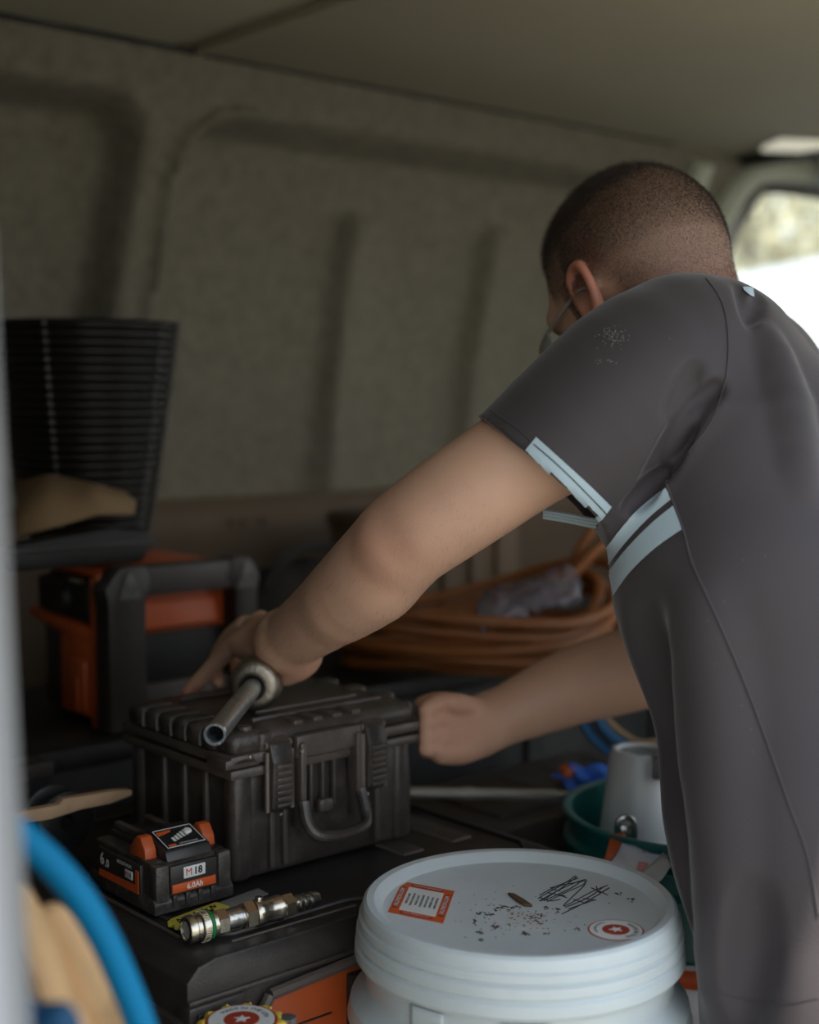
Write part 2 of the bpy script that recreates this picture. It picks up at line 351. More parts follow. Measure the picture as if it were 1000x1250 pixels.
mb = MB(); vbox(mb, S0+1.60, S0+3.2, TOPV+.05, TOPV+.07, 1.335, CEIL+.06); vbox(mb, S0+1.60, S0+1.80, TOPV+.10, TOPV+.13, 0, 1.38); vbox(mb, S0+1.7, S0+3.2, TOPV+.12, TOPV+.18, 0, .80); aligned(mb.build('wall_cab_side', VGREY))
mb = MB(); mb.box(S0+1.78, S0+3.1, -.002, .002, 0, .56, 0, mat=Matrix.Translation((0, TOPV+.16, .79)) @ Matrix.Rotation(R(13), 4, 'X')); aligned(mb.build('window_1', GLASS))
mb = MB(); vbox(mb, 2.06, 3.1, NEARV, TOPV+.06, CEIL+.03, CEIL+.05); aligned(mb.build('ceiling', HEAD))
mb = MB(); vbox(mb, 2.30, 2.34, .35, TOPV, CEIL-.045, CEIL+.02, .012); o = aligned(mb.build('trim_10', VANW))
mb = MB(); vbox(mb, 3.1, 3.14, NEARV, TOPV+.2, -.05, .72); aligned(mb.build('wall_front', DARK))
mb = MB(); vbox(mb, 1.42, 1.62, NEARV-.03, NEARV, -.05, CEIL+.05); vbox(mb, 1.62, 2.2, NEARV-.03, NEARV, -.05, .75); aligned(mb.build('wall_near', VANW))
mb = MB(); vbox(mb, 2.2, 3.14, NEARV-.03, NEARV, -.05, .8); aligned(mb.build('wall_near', VANW))
def glow_panel():
    t = thing('glow_strip', 'cream glowing strip added on the cab roof above the side window', 'glow_panel', F(1.62, .52, CEIL-.010), ALN_)
    p = W(990, 178, 2.97); t.location = (p[0], p[1], CEIL-.009); t.rotation_euler = (0, 0, R(8))
    MB().box(-.10, .14, -.055, .055, 0, .010, .003).build('frame', VGREY, t)
    m = M('glow_cream', (238, 232, 205), .5, var=.02); b = m.node_tree.nodes['Principled BSDF']; b.inputs['Emission Color'].default_value = (1, .95, .78, 1); b.inputs['Emission Strength'].default_value = .22  # added glow for the bright strip at the cab roof
    MB().box(-.092, .132, -.047, .047, -.010, .002, .004).build('glow_face', m, t)
ALN_ = ROT; glow_panel()
# outside
mb = MB(); mb.box(-30, 30, -30, 40, -.64, -.60); o = mb.build('ground', GRAVEL); tag(o, kind='structure')

def car():
    t = thing('parked_van', 'white van parked outside, seen through the cab side window', 'vehicle', (0, 0, 0))
    c = W(975, 400, 5.2); t.location = (c[0], c[1], -.6); t.rotation_euler = (0, 0, R(12))
    prof = [(-2.0, .35), (-2.05, .9), (-1.9, 1.12), (-.95, 1.3), (-.10, 1.98), (.4, 2.06), (3.2, 2.06), (3.3, 1.9), (3.3, .35)]
    prof = [(x*.9-.05+.25, z) for x, z in prof]
    MB().prism(prof, -.1, 1.7, 'y', .05).build('body', CARP, t)
    MB().prism([(-.20, 1.44), (.30, 1.80), (.62, 1.80), (.62, 1.44)], -.106, -.09, 'y', .003).build('window', CARG, t)
    for x in (-1.0, 2.3):
        MB().lathe([(0, -.1), (.2, -.11), (.32, -.1), (.34, -.05), (.34, .1), (0, .1)], 32, mat=Matrix.Translation((x, -.02, .34)) @ Matrix.Rotation(R(-90), 4, 'X')).build('wheel', TYRE, t)
car()
def tree(px, d, h, r, label):
    c = W(px, 400, d); t = thing('leafy_tree', label, 'tree', (c[0], c[1], -.6), 0)
    MB().tube([(0, 0, 0), (.05, 0, h*.3), (0, .05, h*.6), (.1, 0, h*.9)], [.14, .11, .08, .03], 10).build('trunk', BARK, t)
    bm = MB(); rs = np.random.RandomState(int(px))
    for i in range(2600):
        q = rs.normal(size=3); q /= np.linalg.norm(q); q *= r*rs.uniform(.4, 1)**.6; q[2] = q[2]*1.1+h*.68
        a = rs.normal(size=3); a /= np.linalg.norm(a); b_ = np.cross(a, rs.normal(size=3)); b_ /= np.linalg.norm(b_); s_ = rs.uniform(.05, .11)
        vs_ = [bm.bm.verts.new(q+a*s_), bm.bm.verts.new(q+b_*s_*.5), bm.bm.verts.new(q-a*s_), bm.bm.verts.new(q-b_*s_*.5)]; bm.bm.faces.new(vs_)
    o = bm.build('foliage', LEAF, t); o['kind'] = 'stuff'
tree(905, 9, 3.6, 1.1, 'leafy tree outside the cab window, nearest the window pillar')
tree(1010, 15, 6.0, 1.8, 'taller leafy tree outside, behind the parked white van')
tree(1500, 10, 4.2, 1.3, 'rightmost leafy tree outside beyond the cab window')

# ================================================================== CARGO (aligned with the van)
ALN = ROT
# ---- big toolbox
def toolbox():
    t = thing('toolbox', 'large black tool chest with orange drawer front under the battery', 'toolbox', F(0, 0, 0), ALN)
    LU, LV, H = .49, .47, .36
    mb = MB(); mb.box(.006, LU-.006, .008, LV, .0, H-.05, .006); mb.build('body', BLK, t)
    # lid: outer rim, recess with raised ribs
    mb = MB()
    mb.prism([(0, H-.06), (0, H-.016), (.012, H-.004), (.03, H), (LU-.03, H), (LU-.012, H-.004), (LU, H-.016), (LU, H-.06)], 0.0, LV, 'y', .003)
    mb.build('lid', BLK, t)
    mb = MB()                                       # raised rails framing the top recess
    rail = [(.045, .05), (.07, .035), (.20, .035), (.215, .028), (.44, .028), (.455, .05), (.455, .42), (.045, .42)]
    pts = [(x, y, H+.0005) for x, y in rail]; mb.tube(pts, .0028, 8, cyc=True); 
    mb.tube([(.03, .06, H), (.03, .43, H)], .002, 8); mb.tube([(.06, .022, H-.001), (.20, .020, H-.001)], .0022, 8)
    mb.build('rail', BLK, t)
    mb = MB()
    for x in (.33, .40): mb.box(x, x+.03, .10, .36, H-.002, H+.002, .002)
    mb.build_loose('lid_rib', BLK, t)
    # front face frame with corner column and chamfered trim
    mb = MB(); mb.box(-.001, .058, -.005, .02, .01, H-.036, .004)
    for i in range(3): mb.box(.006+i*.016, .016+i*.016, -.008, .0, .02, H-.042, .002)
    mb.box(.0, LU, -.004, .01, H-.036, H-.031, .002)
    mb.build('corner_column', BLK, t)
    mb = MB(); tr = [(.062, .02), (.062, .284), (.082, .314), (.20, .321), (.46, .321), (.46, .02)]
    for a, b in zip(tr, tr[1:]): 
        mb.tube([(a[0], -.006, a[1]), (b[0], -.006, b[1])], .0055, 8)
    mb.build('drawer_trim', BLK, t)
    mb = MB(); mb.prism([(.064, .02), (.064, .280), (.084, .309), (.20, .315), (.458, .315), (.458, .02)], -.004, .012, 'y', .002)
    d = mb.build('drawer', ORG, t)
    mb = MB(); mb.box(.10, .152, -.0055, 0, .276, .2775, .0003); mb.box(.170, .188, -.012, .0, .03, .309, .003); mb.build('drawer_latch', BLKC, d)
    mb = MB(); mb.box(-.004, .006, .06, .44, .03, .285, .004); mb.build('side_panel', BRN, t)
    mb = MB(); mb.box(-.006, .004, .0, .44, H-.066, H-.050, .003); mb.build('side_ledge', BLK, t)
    return t
toolbox()

# ---- battery pack
B = Pz(190, 1122, .36)
GRIME = M('grimy_black_plastic', (26, 24, 23), .36, var=.2, dust=.6, dustcol=(118, 110, 103), dscale=75, wear=.6, bump=.3, bscale=500)
def battery():
    t = thing('battery_pack', 'black cordless tool battery with orange release buttons on toolbox', 'battery', B+[0, 0, .0035], ALN)
    mb = MB(); mb.prism([(0, 0), (.118, 0), (.119, .008), (.117, .044), (.112, .047), (.010, .047), (.001, .042), (-.001, .010)], .0, .0815, 'x', .0022); mb.build('shell', GRIME, t)
    mb = MB(); mb.prism([(-.004, 0), (-.004, .011), (.0, .015), (.118, .015), (.122, .010), (.122, .0)], -.003, .0845, 'x', .002)
    for i in range(4): mb.box(.016+i*.014, .021+i*.014, -.0055, 0, .004, .016, .001)
    mb.box(-.001, .014, -.0035, .01, .001, .046, .003); mb.box(.0675, .0825, -.0035, .01, .001, .046, .003)
    mb.build('bumper', GRIME, t)
    mb = MB(); mb.prism([(.004, .045), (.008, .0545), (.040, .0645), (.058, .0645), (.060, .055), (.112, .053), (.114, .045)], .016, .066, 'x', .0018); mb.build('terminal_block', BLKC, t)
    mb = MB()
    for x in (.020, .054): mb.box(x, x+.007, .060, .112, .053, .060, .0015)
    for i in range(5): mb.box(.030+i*.0045, .032+i*.0045, .064, .085, .053, .0565, .0004)
    mb.build('terminal_rail', BLK2, t)
    for x0, x1 in ((.002, .015), (.067, .080)):
        mb = MB(); mb.prism([(.020, .044), (.022, .056), (.030, .0665), (.038, .0665), (.050, .053), (.052, .044)], x0, x1, 'x', .002)
        mb.build_loose('release_button', ORG, t)
    # front label
    y = -.0015
    mb = MB(); mb.box(.015, .066, -.0028, .002, .015, .043, .0012); mb.build('front_label', BLKC, t)
    mb = MB(); mb.box(.0165, .0645, -.0036, -.002, .017, .0255, .0006); mb.build('label_band', TXTO, t)
    mb = MB(); mb.box(.029, .053, -.0036, -.002, .029, .040, .0006); mb.build('label_plate', TXTW, t)
    text('M', .0098, (.0345, -.0038, .0345), (1, 0, 0), (0, 0, 1), TXTR, t); text('18', .0098, (.0445, -.0038, .0345), (1, 0, 0), (0, 0, 1), INK, t, bold=.028)
    text('6.0Ah', .0075, (.041, -.0038, .0212), (1, 0, 0), (0, 0, 1), TXTW, t, bold=.028)
    # side label (face at x=0, reads along -y)
    mb = MB(); mb.box(-.0028, .003, .022, .102, .012, .042, .0012); mb.build('side_label', BLKC, t)
    mb = MB(); mb.prism([(.025, .014), (.100, .014), (.100, .020), (.030, .0215), (.030, .036), (.025, .036)], -.0036, -.0025, 'x'); mb.build('label_band', TXTO, t)
    text('6', .0165, (-.0039, .093, .0315), (0, -1, 0), (0, 0, 1), TXTW, t, bold=.028); text('.0', .011, (-.0039, .0835, .029), (0, -1, 0), (0, 0, 1), TXTW, t, bold=.028)
    text('REDLITHIUM', .0048, (-.0039, .050, .0370), (0, -1, 0), (0, 0, 1), TXTW, t)
    mb = MB(); mb.box(-.0036, -.0025, .036, .050, .0245, .0325, .0004); mb.build('label_plate', TXTW, t)
    text('M', .0062, (-.0039, .0463, .0285), (0, -1, 0), (0, 0, 1), TXTR, t); text('18', .0062, (-.0039, .0405, .0285), (0, -1, 0), (0, 0, 1), INK, t)
    # sloping top sticker with gauge picture
    sl = math.atan2(.010, .032); S = Matrix.Translation((.041, .024, .0604)) @ Matrix.Rotation(sl, 4, 'X')
    mb = MB(); mb.box(-.022, .022, -.0155, .0165, -.001, .0008, .0004, mat=S); mb.build('top_sticker', INK, t)
    mb = MB()
    for a, b, c, d in ((-.021, .021, -.0148, -.0138), (-.021, .021, .0150, .0158), (-.021, -.0202, -.0148, .0158), (.0202, .021, -.0148, .0158)): mb.box(a, b, c, d, .0008, .0011, mat=S)
    mb.lathe([(0, .0008), (.0042, .0008), (.0036, .0024), (0, .0034)], 20, mat=S @ Matrix.Translation((.0125, .0055, 0)))
    for i in range(5): mb.box(-.009+i*.0042, -.0062+i*.0042, -.006+i*.0015, .000+i*.0022, .0008, .0012, mat=S)
    mb.build('sticker_print', TXTW, t)
    mb = MB(); mb.prism([(-.019, .006), (-.004, .010), (-.002, .013), (-.019, .012)], .0008, .0012, 'z', mat=S); mb.box(-.018, -.010, -.0128, -.0098, .0008, .0012, mat=S); mb.build('sticker_flash', TXTO, t)
    me = text('LITHIUM-ION', .0034, (0, 0, 0), (1, 0, 0), (0, 1, 0), TXTW, t); me.matrix_local = S @ Matrix.Translation((.004, -.0112, .0011))
battery()

# ---- hose coupling and its tag
def coupling():
    a = Pz(226, 1136, .3735); b = Pz(389, 1096, .3735); L = float(np.linalg.norm(b-a))
    t = thing('hose_coupling', 'nickel plated quick hose coupling lying in front of the battery', 'coupling', a)
    frame(t, a, b-a, (0, 0, 1)); Rx = Matrix.Rotation(R(90), 4, 'Y'); s = L/.135
    def seg(prof, name, mat, n=40): 
        return MB().lathe([(r, z*s) for r, z in prof], n, mat=Rx).build(name, mat, t, smooth=30)
    seg([(.0075, .006), (.0088, .0), (.0118, .0008), (.0130, .003), (.0130, .007), (.0118, .0085), (.0118, .012), (.0130, .0135), (.0130, .020)], 'sleeve', NICK)
    mb = MB(); 
    for i in range(36):
        a_ = 2*math.pi*i/36; mb.box(.014*s, .0195*s, -.0006, .0006, .0125, .0137, mat=Matrix.Rotation(a_, 4, 'X'))
    mb.build('knurling', NICK, t)
    seg([(.0122, .0205), (.0128, .0212), (.0128, .0232), (.0122, .024)], 'seal_ring', GRNB)
    seg([(0, .024), (.0128, .024), (.0128, .027), (.0105, .028), (.0105, .030)], 'body', NICK)
    seg([(.0105, .028), (.0122, .029), (.0122, .038), (.0108, .039)], 'hex_nut', NICK, 6)
    seg([(.0100, .038), (.0100, .052), (.0088, .053), (.0088, .056)], 'neck', CHROME)
    seg([(.009, .055), (.0130, .0565), (.0130, .066), (.0118, .0675)], 'hex_nut', NICK, 6)
    seg([(.0118, .067), (.0125, .069), (.0125, .074), (.0116, .076), (.0112, .088), (.0118, .090), (.0118, .094), (.0100, .096)], 'barrel', NICK)
    seg([(.0095, .095), (.0112, .0965), (.0112, .106), (.0085, .108)], 'hex_nut', NICK, 6)
    seg([(.0070, .107), (.0070, .111), (.0085, .112), (.0066, .118), (.0082, .119), (.0064, .125), (.0080, .126), (.0062, .134), (.005, .135), (.0045, .135), (.0045, .12), (0, .12)], 'hose_barb', CHROME)
    MB().lathe([(0, .0155), (.0035, .015), (.0038, .0135), (.003, .012), (.003, .010)], 16, mat=Matrix.Translation((.0725*s, 0, 0))).build('release_pin', CHROME, t)
    MB().lathe([(0, .002), (.0078, .002)], 24, mat=Rx).build('bore', WHT2, t)
coupling()
def keytag():
    t = thing('key_tag', 'yellow plastic tag with black scrawl tucked behind the coupling', 'tag', Pz(235, 1122, .3632))
    frame(t, Pz(208, 1134, .3632), Pz(272, 1108, .3632)-Pz(208, 1134, .3632), (0, 0, 1))
    L = float(np.linalg.norm(Pz(208, 1134, .3632)-Pz(272, 1108, .3632)))
    pl = [(0, -.006), (.003, -.010), (.010, -.0115), (L, -.009), (L, .009), (.012, .0115), (.004, .0085), (.001, .004), (.003, .000)]
    MB().prism(pl, 0, .004, 'z', .001).build('plate', YTAG, t)
    mb = MB()
    for i in range(5):
        x = .008+i*.0105; mb.tube(spline([(x, -.005, .0043), (x+.004, .004, .0043), (x+.006, -.002, .0043), (x+.009, .003, .0043)], 4), .0006, 5)
    mb.build('scrawl', INK, t)
    mb = MB(); mb.prism([(L-.004, -.008), (L+.05, -.012), (L+.055, .006), (L-.004, .009)], .0005, .0025, 'z', .0008); mb.build('strap', GSTRAP, t)
keytag()

# ---- hard case
C = Pz(298, 1083, .36)
def hardcase():
    t = thing('hard_case', 'small dusty black hard equipment case with front latches under his hand', 'case', C+[0, 0, .0035]-U*.012, ALN)
    LU, LV = .235, .20
    mb = MB(); mb.box(.004, LU-.004, .004, LV-.004, 0, .118, .008, 3, taper=.985)
    for x in (.0, LU-.026):                              # corner pillars
        mb.box(x, x+.026, .0, .024, .0, .118, .009, 3); mb.box(x, x+.026, LV-.024, LV, .0, .118, .009, 3)
    for x in (.044, .060, LU-.054): mb.box(x, x+.006, -.001, .01, .008, .105, .002)
    for y in (.05, .09, .13): mb.box(.0005, .01, y, y+.008, .01, .105, .002)
    mb.build('base', BLK2, t)
    mb = MB(); mb.box(-.006, LU+.006, -.006, LV+.006, .107, .117, .003); mb.box(-.006, LU+.006, -.006, LV+.006, .1195, .131, .0035)
    mb.prism([(-.012, .118), (-.012, .128), (.022, .131), (.03, .118)], -.006, .03, 'y', .003)
    mb.build('rim', BLK2, t)
    mb = MB(); mb.box(-.003, LU+.003, -.003, LV+.003, .128, .152, .010, 3)
    mb.build('lid', BLK2, t)
    mb = MB()                                        # rounded lobes along the left edge of the lid
    for i in range(6):
        y = .022+i*.0275; mb.box(-.010, .030, y, y+.0225, .131, .1555, .0085, 4)
    for i in range(5):
        y = .0485+i*.0275-.003; MB().tube(spline([(-.008, y, .134), (-.0085, y, .146), (-.002, y, .1525), (.026, y, .1535)], 4), .0016, 6).build('dust_line', GREYP, t)
    for y in (.05, .1, .15): mb.box(LU-.02, LU+.008, y-.012, y+.010, .133, .155, .006, 3)
    mb.build_loose('lid_lobe', BLK2, t)
    mb = MB()
    mb.box(.045, LU-.02, .030, .036, .151, .156, .002); mb.box(.045, LU-.02, LV-.035, LV-.029, .151, .156, .002)
    mb.box(.07, LU-.03, .06, .066, .151, .155, .002)
    for x in (.075, .10, .125, .15): mb.box(x, x+.012, .0, .03, .148, .1545, .003)
    mb.box(.028, .048, -.006, .012, .128, .150, .006, 3); mb.lathe([(0, .018), (.007, .017), (.008, .012), (.008, 0)], 20, mat=Matrix.Translation((.022, .012, .138)))
    mb.build('lid_ridge', BLK2, t)
    mb = MB(); mb.box(.05, .062, .09, .10, .1518, .1525); mb.build('sticker', GRNB, t)
    # latches
    for x in (.036, .158):
        mb = MB(); mb.prism([(-.008, .068), (-.016, .074), (-.018, .120), (-.012, .138), (.002, .146), (.002, .068)], x, x+.026, 'x', .002)
        for k in range(7): mb.box(x+.004, x+.022, -.0195, -.014, .075+k*.0065, .0785+k*.0065, .001)
        l = mb.build('latch', BLK2, t)
        mb = MB(); mb.tube([(x-.003, -.006, .136), (x+.029, -.006, .136)], .0038, 10); mb.tube([(x-.002, -.01, .07), (x-.002, -.01, .13)], .0022, 8); mb.tube([(x+.028, -.01, .07), (x+.028, -.01, .13)], .0022, 8); mb.build('latch_pin', BLK2, l)
    # handle mounts and handle
    mb = MB(); mb.box(.068, .152, -.014, .0, .118, .142, .004); mb.box(.070, .078, -.018, .0, .045, .135, .003); mb.box(.142, .150, -.018, .0, .045, .135, .003)
    for x in (.092, .107, .122): mb.box(x, x+.003, -.004, .002, .06, .115, .001)
    mb.box(.100, .118, -.010, .0, .056, .070, .004)
    mb.build('handle_mount', BLK2, t)
    mb = MB(); pts = spline([(.074, -.016, .075), (.074, -.022, .055), (.082, -.030, .042), (.110, -.034, .038), (.140, -.032, .042), (.147, -.024, .055), (.147, -.016, .075)], 6)
    mb.tube(pts, .0062, 10); mb.build('handle', BLK2, t)
    mb = MB(); mb.box(LU, LU+.022, .004, .022, .112, .134, .006, 3); mb.lathe([(0, .02), (.007, .018), (.009, .008), (.009, 0)], 16, mat=Matrix.Translation((LU+.012, .014, .118)) @ Matrix.Rotation(R(60), 4, 'Y')); mb.build('side_lug', BLK2, t)
    mb = MB()
    for (x, y, z) in ((.048, -.012, .066), (.158, -.013, .066), (.017, -.005, .128), (.070, -.018, .128)):
        mb.lathe([(0, -.0025), (.002, -.002), (.0026, 0)], 10, mat=Matrix.Translation((x, y, z)) @ Matrix.Rotation(R(-90), 4, 'X'))
    mb.build_loose('rivet', CHROME, t)
hardcase()
LIDZ = .36+.0035+.156

# ---- steel tube tool under the left hand
TZ = LIDZ+.0275
a = Pz(262, 897, TZ); cface = Pz(309, 838, TZ)
def tool():
    t = thing('steel_tube_tool', 'steel pipe tool with thick collar lying on the black case', 'tool', a); frame(t, a, cface-a)
    L = float(np.linalg.norm(cface-a)); Rx = Matrix.Rotation(R(90), 4, 'Y')
    MB().lathe([(.0075, .05), (.0075, .001), (.0082, 0), (.0098, 0), (.0104, .001), (.0104, .004), (.0100, .006), (.0100, L+.004)], 32, mat=Rx).build('tube', STEELB, t)
    MB().lathe([(0, .03), (.0075, .03)], 24, mat=Rx).build('bore', HOLE, t)
    MB().lathe([(.012, L-.004), (.0145, L-.006), (.0145, L), (.020, L), (.0245, L+.002), (.0270, L+.006), (.0270, L+.046), (.0250, L+.049), (.0250, L+.055), (.018, L+.058), (.018, L+.075), (0, L+.075)], 40, mat=Rx).build('collar', M('dusty_steel', (158, 150, 138), .42, 1, var=.25, scale=60, dust=.5, dustcol=(110, 98, 84), dscale=60, bump=.3), t)
tool()

# ---- white bucket
BC = Pz(634, 1094, .399)
def bucket_w():
    t = thing('white_bucket', 'white lidded plastic bucket with orange and round red stickers', 'bucket', (BC[0], BC[1], 0), R(8))
    R0 = .1475; H = .398
    body = [(.0, .0), (.122, .0), (.125, .006), (.132, H-.135), (.132, H-.110), (.152, H-.108), (.154, H-.102), (.151, H-.088), (.141, H-.080), (.137, H-.074), (.1375, H-.03), (.134, H-.03), (.133, H-.2), (.12, .01), (0, .01)]
    MB().lathe(body, 128).build('body', WHT, t, smooth=25)
    mb = MB()
    for a_ in np.linspace(0, 2*math.pi, 25)[:-1]:
        mb.box(.130, .1505, -.0012, .0012, H-.125, H-.107, 0, mat=Matrix.Rotation(a_, 4, 'Z'))
    mb.build_loose('body_rib', WHT, t)
    lid = [(0, H-.0095), (.119, H-.0095), (.122, H-.0085), (.1275, H-.002), (.130, H), (.1365, H+.0005), (.1395, H-.002), (.1415, H-.008), (.1415, H-.011), (.1435, H-.013), (.1440, H-.019), (.1425, H-.021), (.1455, H-.023), (.1462, H-.031), (.1440, H-.034), (.1470, H-.037), (.1475, H-.046), (.1445, H-.050), (.139, H-.050), (.139, H-.045), (.1385, H-.012), (0, H-.0125)]
    MB().lathe(lid, 128).build('lid', WHT, t, smooth=28)
    # raised panel and handle pin near the front
    for ang, wd in ((-100, .28), (-135, .24)):
        mb = MB(); n = 10; P = []
        for z in (H-.079, H-.060, H-.054): P.append([((.1385+.0008)*math.cos(R(ang)+wd*(k/n-.5)), (.1385+.0008)*math.sin(R(ang)+wd*(k/n-.5)), z) for k in range(n+1)])
        mb.grid(P); o = mb.build('wall_panel', WHT, t); solid(o, .0015, 1)
    pin = R(-117)
    def pol(r, a_, z): return (r*math.cos(a_), r*math.sin(a_), z)
    MB().tube(spline([pol(.136, pin, H-.062), pol(.142, pin, H-.062), pol(.1445, pin, H-.068), pol(.146, pin+.02, H-.082), pol(.158, pin+.05, H-.105), pol(.158, pin+.4, H-.15), pol(.157, pin+1.3, H-.22), pol(.158, pin+2.4, H-.17), pol(.155, pin+2.9, H-.11), pol(.142, pin+3.1, H-.07)], 10), .0019, 8).build('wire_handle', CHROME, t)
    # stickers lie on the lid (local frame, computed from where they are seen)
    zt = H-.0095; inv = t.matrix_basis.inverted()
    def loc(px, py): p = inv @ Vector(Pz(px, py, zt)); return Vector((p.x, p.y, 0))
    c0, c1, c2, c3 = loc(491.5, 1076), loc(555, 1088), loc(541, 1127.5), loc(473.5, 1113.5)
    def quad(u0, u1, v0, v1, h, name, mat):
        def q(u, v): return (c0*(1-u)+c1*u)*(1-v)+(c3*(1-u)+c2*u)*v
        mb = MB(); mb.prism([tuple(q(a_, b_))[:2] for a_, b_ in ((u0, v0), (u1, v0), (u1, v1), (u0, v1))], zt-.0005, zt+h, 'z'); return mb.build(name, mat, t)
    quad(0, 1, 0, 1, .0003, 'square_sticker', TXTO); quad(.17, .83, .14, .87, .0005, 'sticker_panel', TXTW)
    quad(.035, .125, .16, .84, .00045, 'sticker_strip', RED); quad(.875, .965, .16, .84, .00045, 'sticker_strip', RED)
    quad(.20, .80, .04, .11, .00045, 'sticker_strip', RED); quad(.20, .80, .90, .965, .00045, 'sticker_strip', RED)
    ux = (c1-c0); vy = (c0-c3); uxn = ux.normalized(); vyn = vy.normalized()
    mid = (c0+c1+c2+c3)/4
    for k in (-.42, .42): text('OILZMEDIX.COM', .0060, mid+ux*k+Vector((0, 0, zt+.0006)), vyn, -uxn, TXTW, t)
    words = ['KEEP LID CLOSED', 'TIGHTLY WHEN NOT', 'IN USE. DO NOT', 'STORE IN SUNLIGHT', 'KEEP AWAY FROM', 'CHILDREN. WASH', 'HANDS AFTER USE']
    for i, wd in enumerate(words): text(wd, .0033, mid+ux*(-.26+i*.087)+Vector((0, 0, zt+.0007)), vyn, -uxn, INK, t)
    text('WARRANTY AND RETURNS', .0024, mid+vy*.43+Vector((0, 0, zt+.0006)), uxn, vyn, TXTW, t); text('FULLY TESTED QUALITY', .0024, mid-vy*.43+Vector((0, 0, zt+.0006)), uxn, vyn, TXTW, t)
    rc = loc(752, 1135.5); rr = (loc(786.5, 1138)-loc(717.5, 1133)).length/2
    rst = MB(); rst.lathe([(0, zt+.0003), (rr, zt+.0003), (rr, zt)], 64, mat=Matrix.Translation(rc)); rst.build('round_sticker', RED, t)
    MB().lathe([(0, zt+.0005), (rr*.94, zt+.0005), (rr*.94, zt)], 64, mat=Matrix.Translation(rc)).build('sticker_panel', TXTW, t)
    MB().lathe([(0, zt+.0007), (rr*.49, zt+.0007), (rr*.49, zt)], 48, mat=Matrix.Translation(rc)).build('sticker_disc', RED, t)
    mb = MB(); star(mb, rc.x, rc.y, rr*.27, zt+.0006, zt+.0010, 100); mb.build('star', TXTW, t)
    text('MADE IN THE', .0058, rc+Vector((0, 0, zt+.0007)), (1, 0, 0), (0, 1, 0), INK, t, bend=(rr*.72, R(-20), 1))
    text('GENUINE PARTS', .0036, rc+Vector((0, 0, zt+.0007)), (1, 0, 0), (0, 1, 0), GREYP, t, bend=(rr*.74, R(150), 1))
    # blank white square where a printed code sits
    mb = MB(); q = [loc(x, y) for x, y in ((620, 1110), (668, 1116), (664, 1137), (616, 1130))]; mb.prism([tuple(p_)[:2] for p_ in q], zt-.0005, zt+.0002, 'z'); mb.build('blank_label', WHT2, t)
    # scribbles in black marker
    def scr(pts, r=.0009): return [loc(x, y)+Vector((0, 0, zt+.0001)) for x, y in pts]
    mb = MB(); G = [[(657, 1097), (690, 1078), (702, 1070), (700, 1074), (668, 1096), (660, 1099), (690, 1083), (714, 1074), (712, 1080), (690, 1090), (668, 1101)],
        [(659, 1093), (680, 1082), (706, 1072)], [(664, 1100), (698, 1084), (711, 1075), (714, 1080), (700, 1094), (688, 1106), (698, 1102), (724, 1088), (742, 1081)],
        [(674, 1086), (684, 1088)], [(668, 1090), (690, 1094)], [(680, 1092), (692, 1096)], [(686, 1116), (716, 1101), (744, 1084)], [(690, 1108), (718, 1096), (738, 1082)], [(700, 1098), (716, 1103)],
        [(722, 1084), (736, 1090), (742, 1093)], [(712, 1097), (726, 1099)], [(728, 1082), (732, 1090), (742, 1085)], [(672, 1084), (690, 1080), (712, 1076)], [(660, 1096), (672, 1100), (684, 1098)], [(694, 1110), (722, 1100), (728, 1099)]]
    for g in G:
        pp = spline(scr(g), 5); mb.tube(pp, .0006, 5)
    mb.build('marker_scribble', M('faded_marker', (52, 48, 52), .7), t)
    # dry leaf and crumbs
    mb = MB(); c_ = [(620, 1093), (628, 1094), (640, 1101), (650, 1108), (640, 1107), (630, 1101)]; mb.prism([tuple(loc(x, y))[:2] for x, y in c_], zt+.0004, zt+.003, 'z', .0004); o = mb.build('dry_leaf', LEAFM, None)
    o.matrix_world = t.matrix_basis; tag(o, 'curled brown dry leaf lying on the white bucket lid', 'leaf')
    mb = MB(); rs = np.random.RandomState(3)
    spots = [(588, 1116), (600, 1117), (607, 1110), (616, 1108), (634, 1107), (644, 1140), (640, 1139), (654, 1120), (657, 1122), (660, 1118), (668, 1108), (678, 1113), (705, 1134), (602, 1131), (606, 1133), (580, 1126), (586, 1139), (588, 1148), (594, 1117), (754, 1091), (770, 1098), (613, 1108), (622, 1109), (666, 1140), (682, 1110)]
    def crumb(x, y, sc_):
        p_ = loc(x, y); r_ = sc_*rs.uniform(.6, 1.3); vs_ = bmesh.ops.create_icosphere(mb.bm, subdivisions=1, radius=r_)['verts']
        for v in vs_: v.co = Vector((v.co.x*rs.uniform(.6, 1.8), v.co.y*rs.uniform(.5, 1.4), v.co.z*.5))+p_+Vector((0, 0, zt+r_*.3))
    for x, y in spots:
        for k in range(5): crumb(x+rs.normal()*2.2, y+rs.normal()*1.3, .0010)
    for k in range(90): crumb(630+rs.normal()*48, 1118+rs.normal()*14, .0006)
    for k in range(45): crumb(rs.uniform(618, 668), rs.uniform(1112, 1135), .0009)
    o = mb.build('dirt_crumbs', DIRT, None); o.matrix_world = t.matrix_basis; tag(o, 'crumbs of dry soil scattered over the white bucket lid', 'dirt', kind='stuff')
bucket_w()

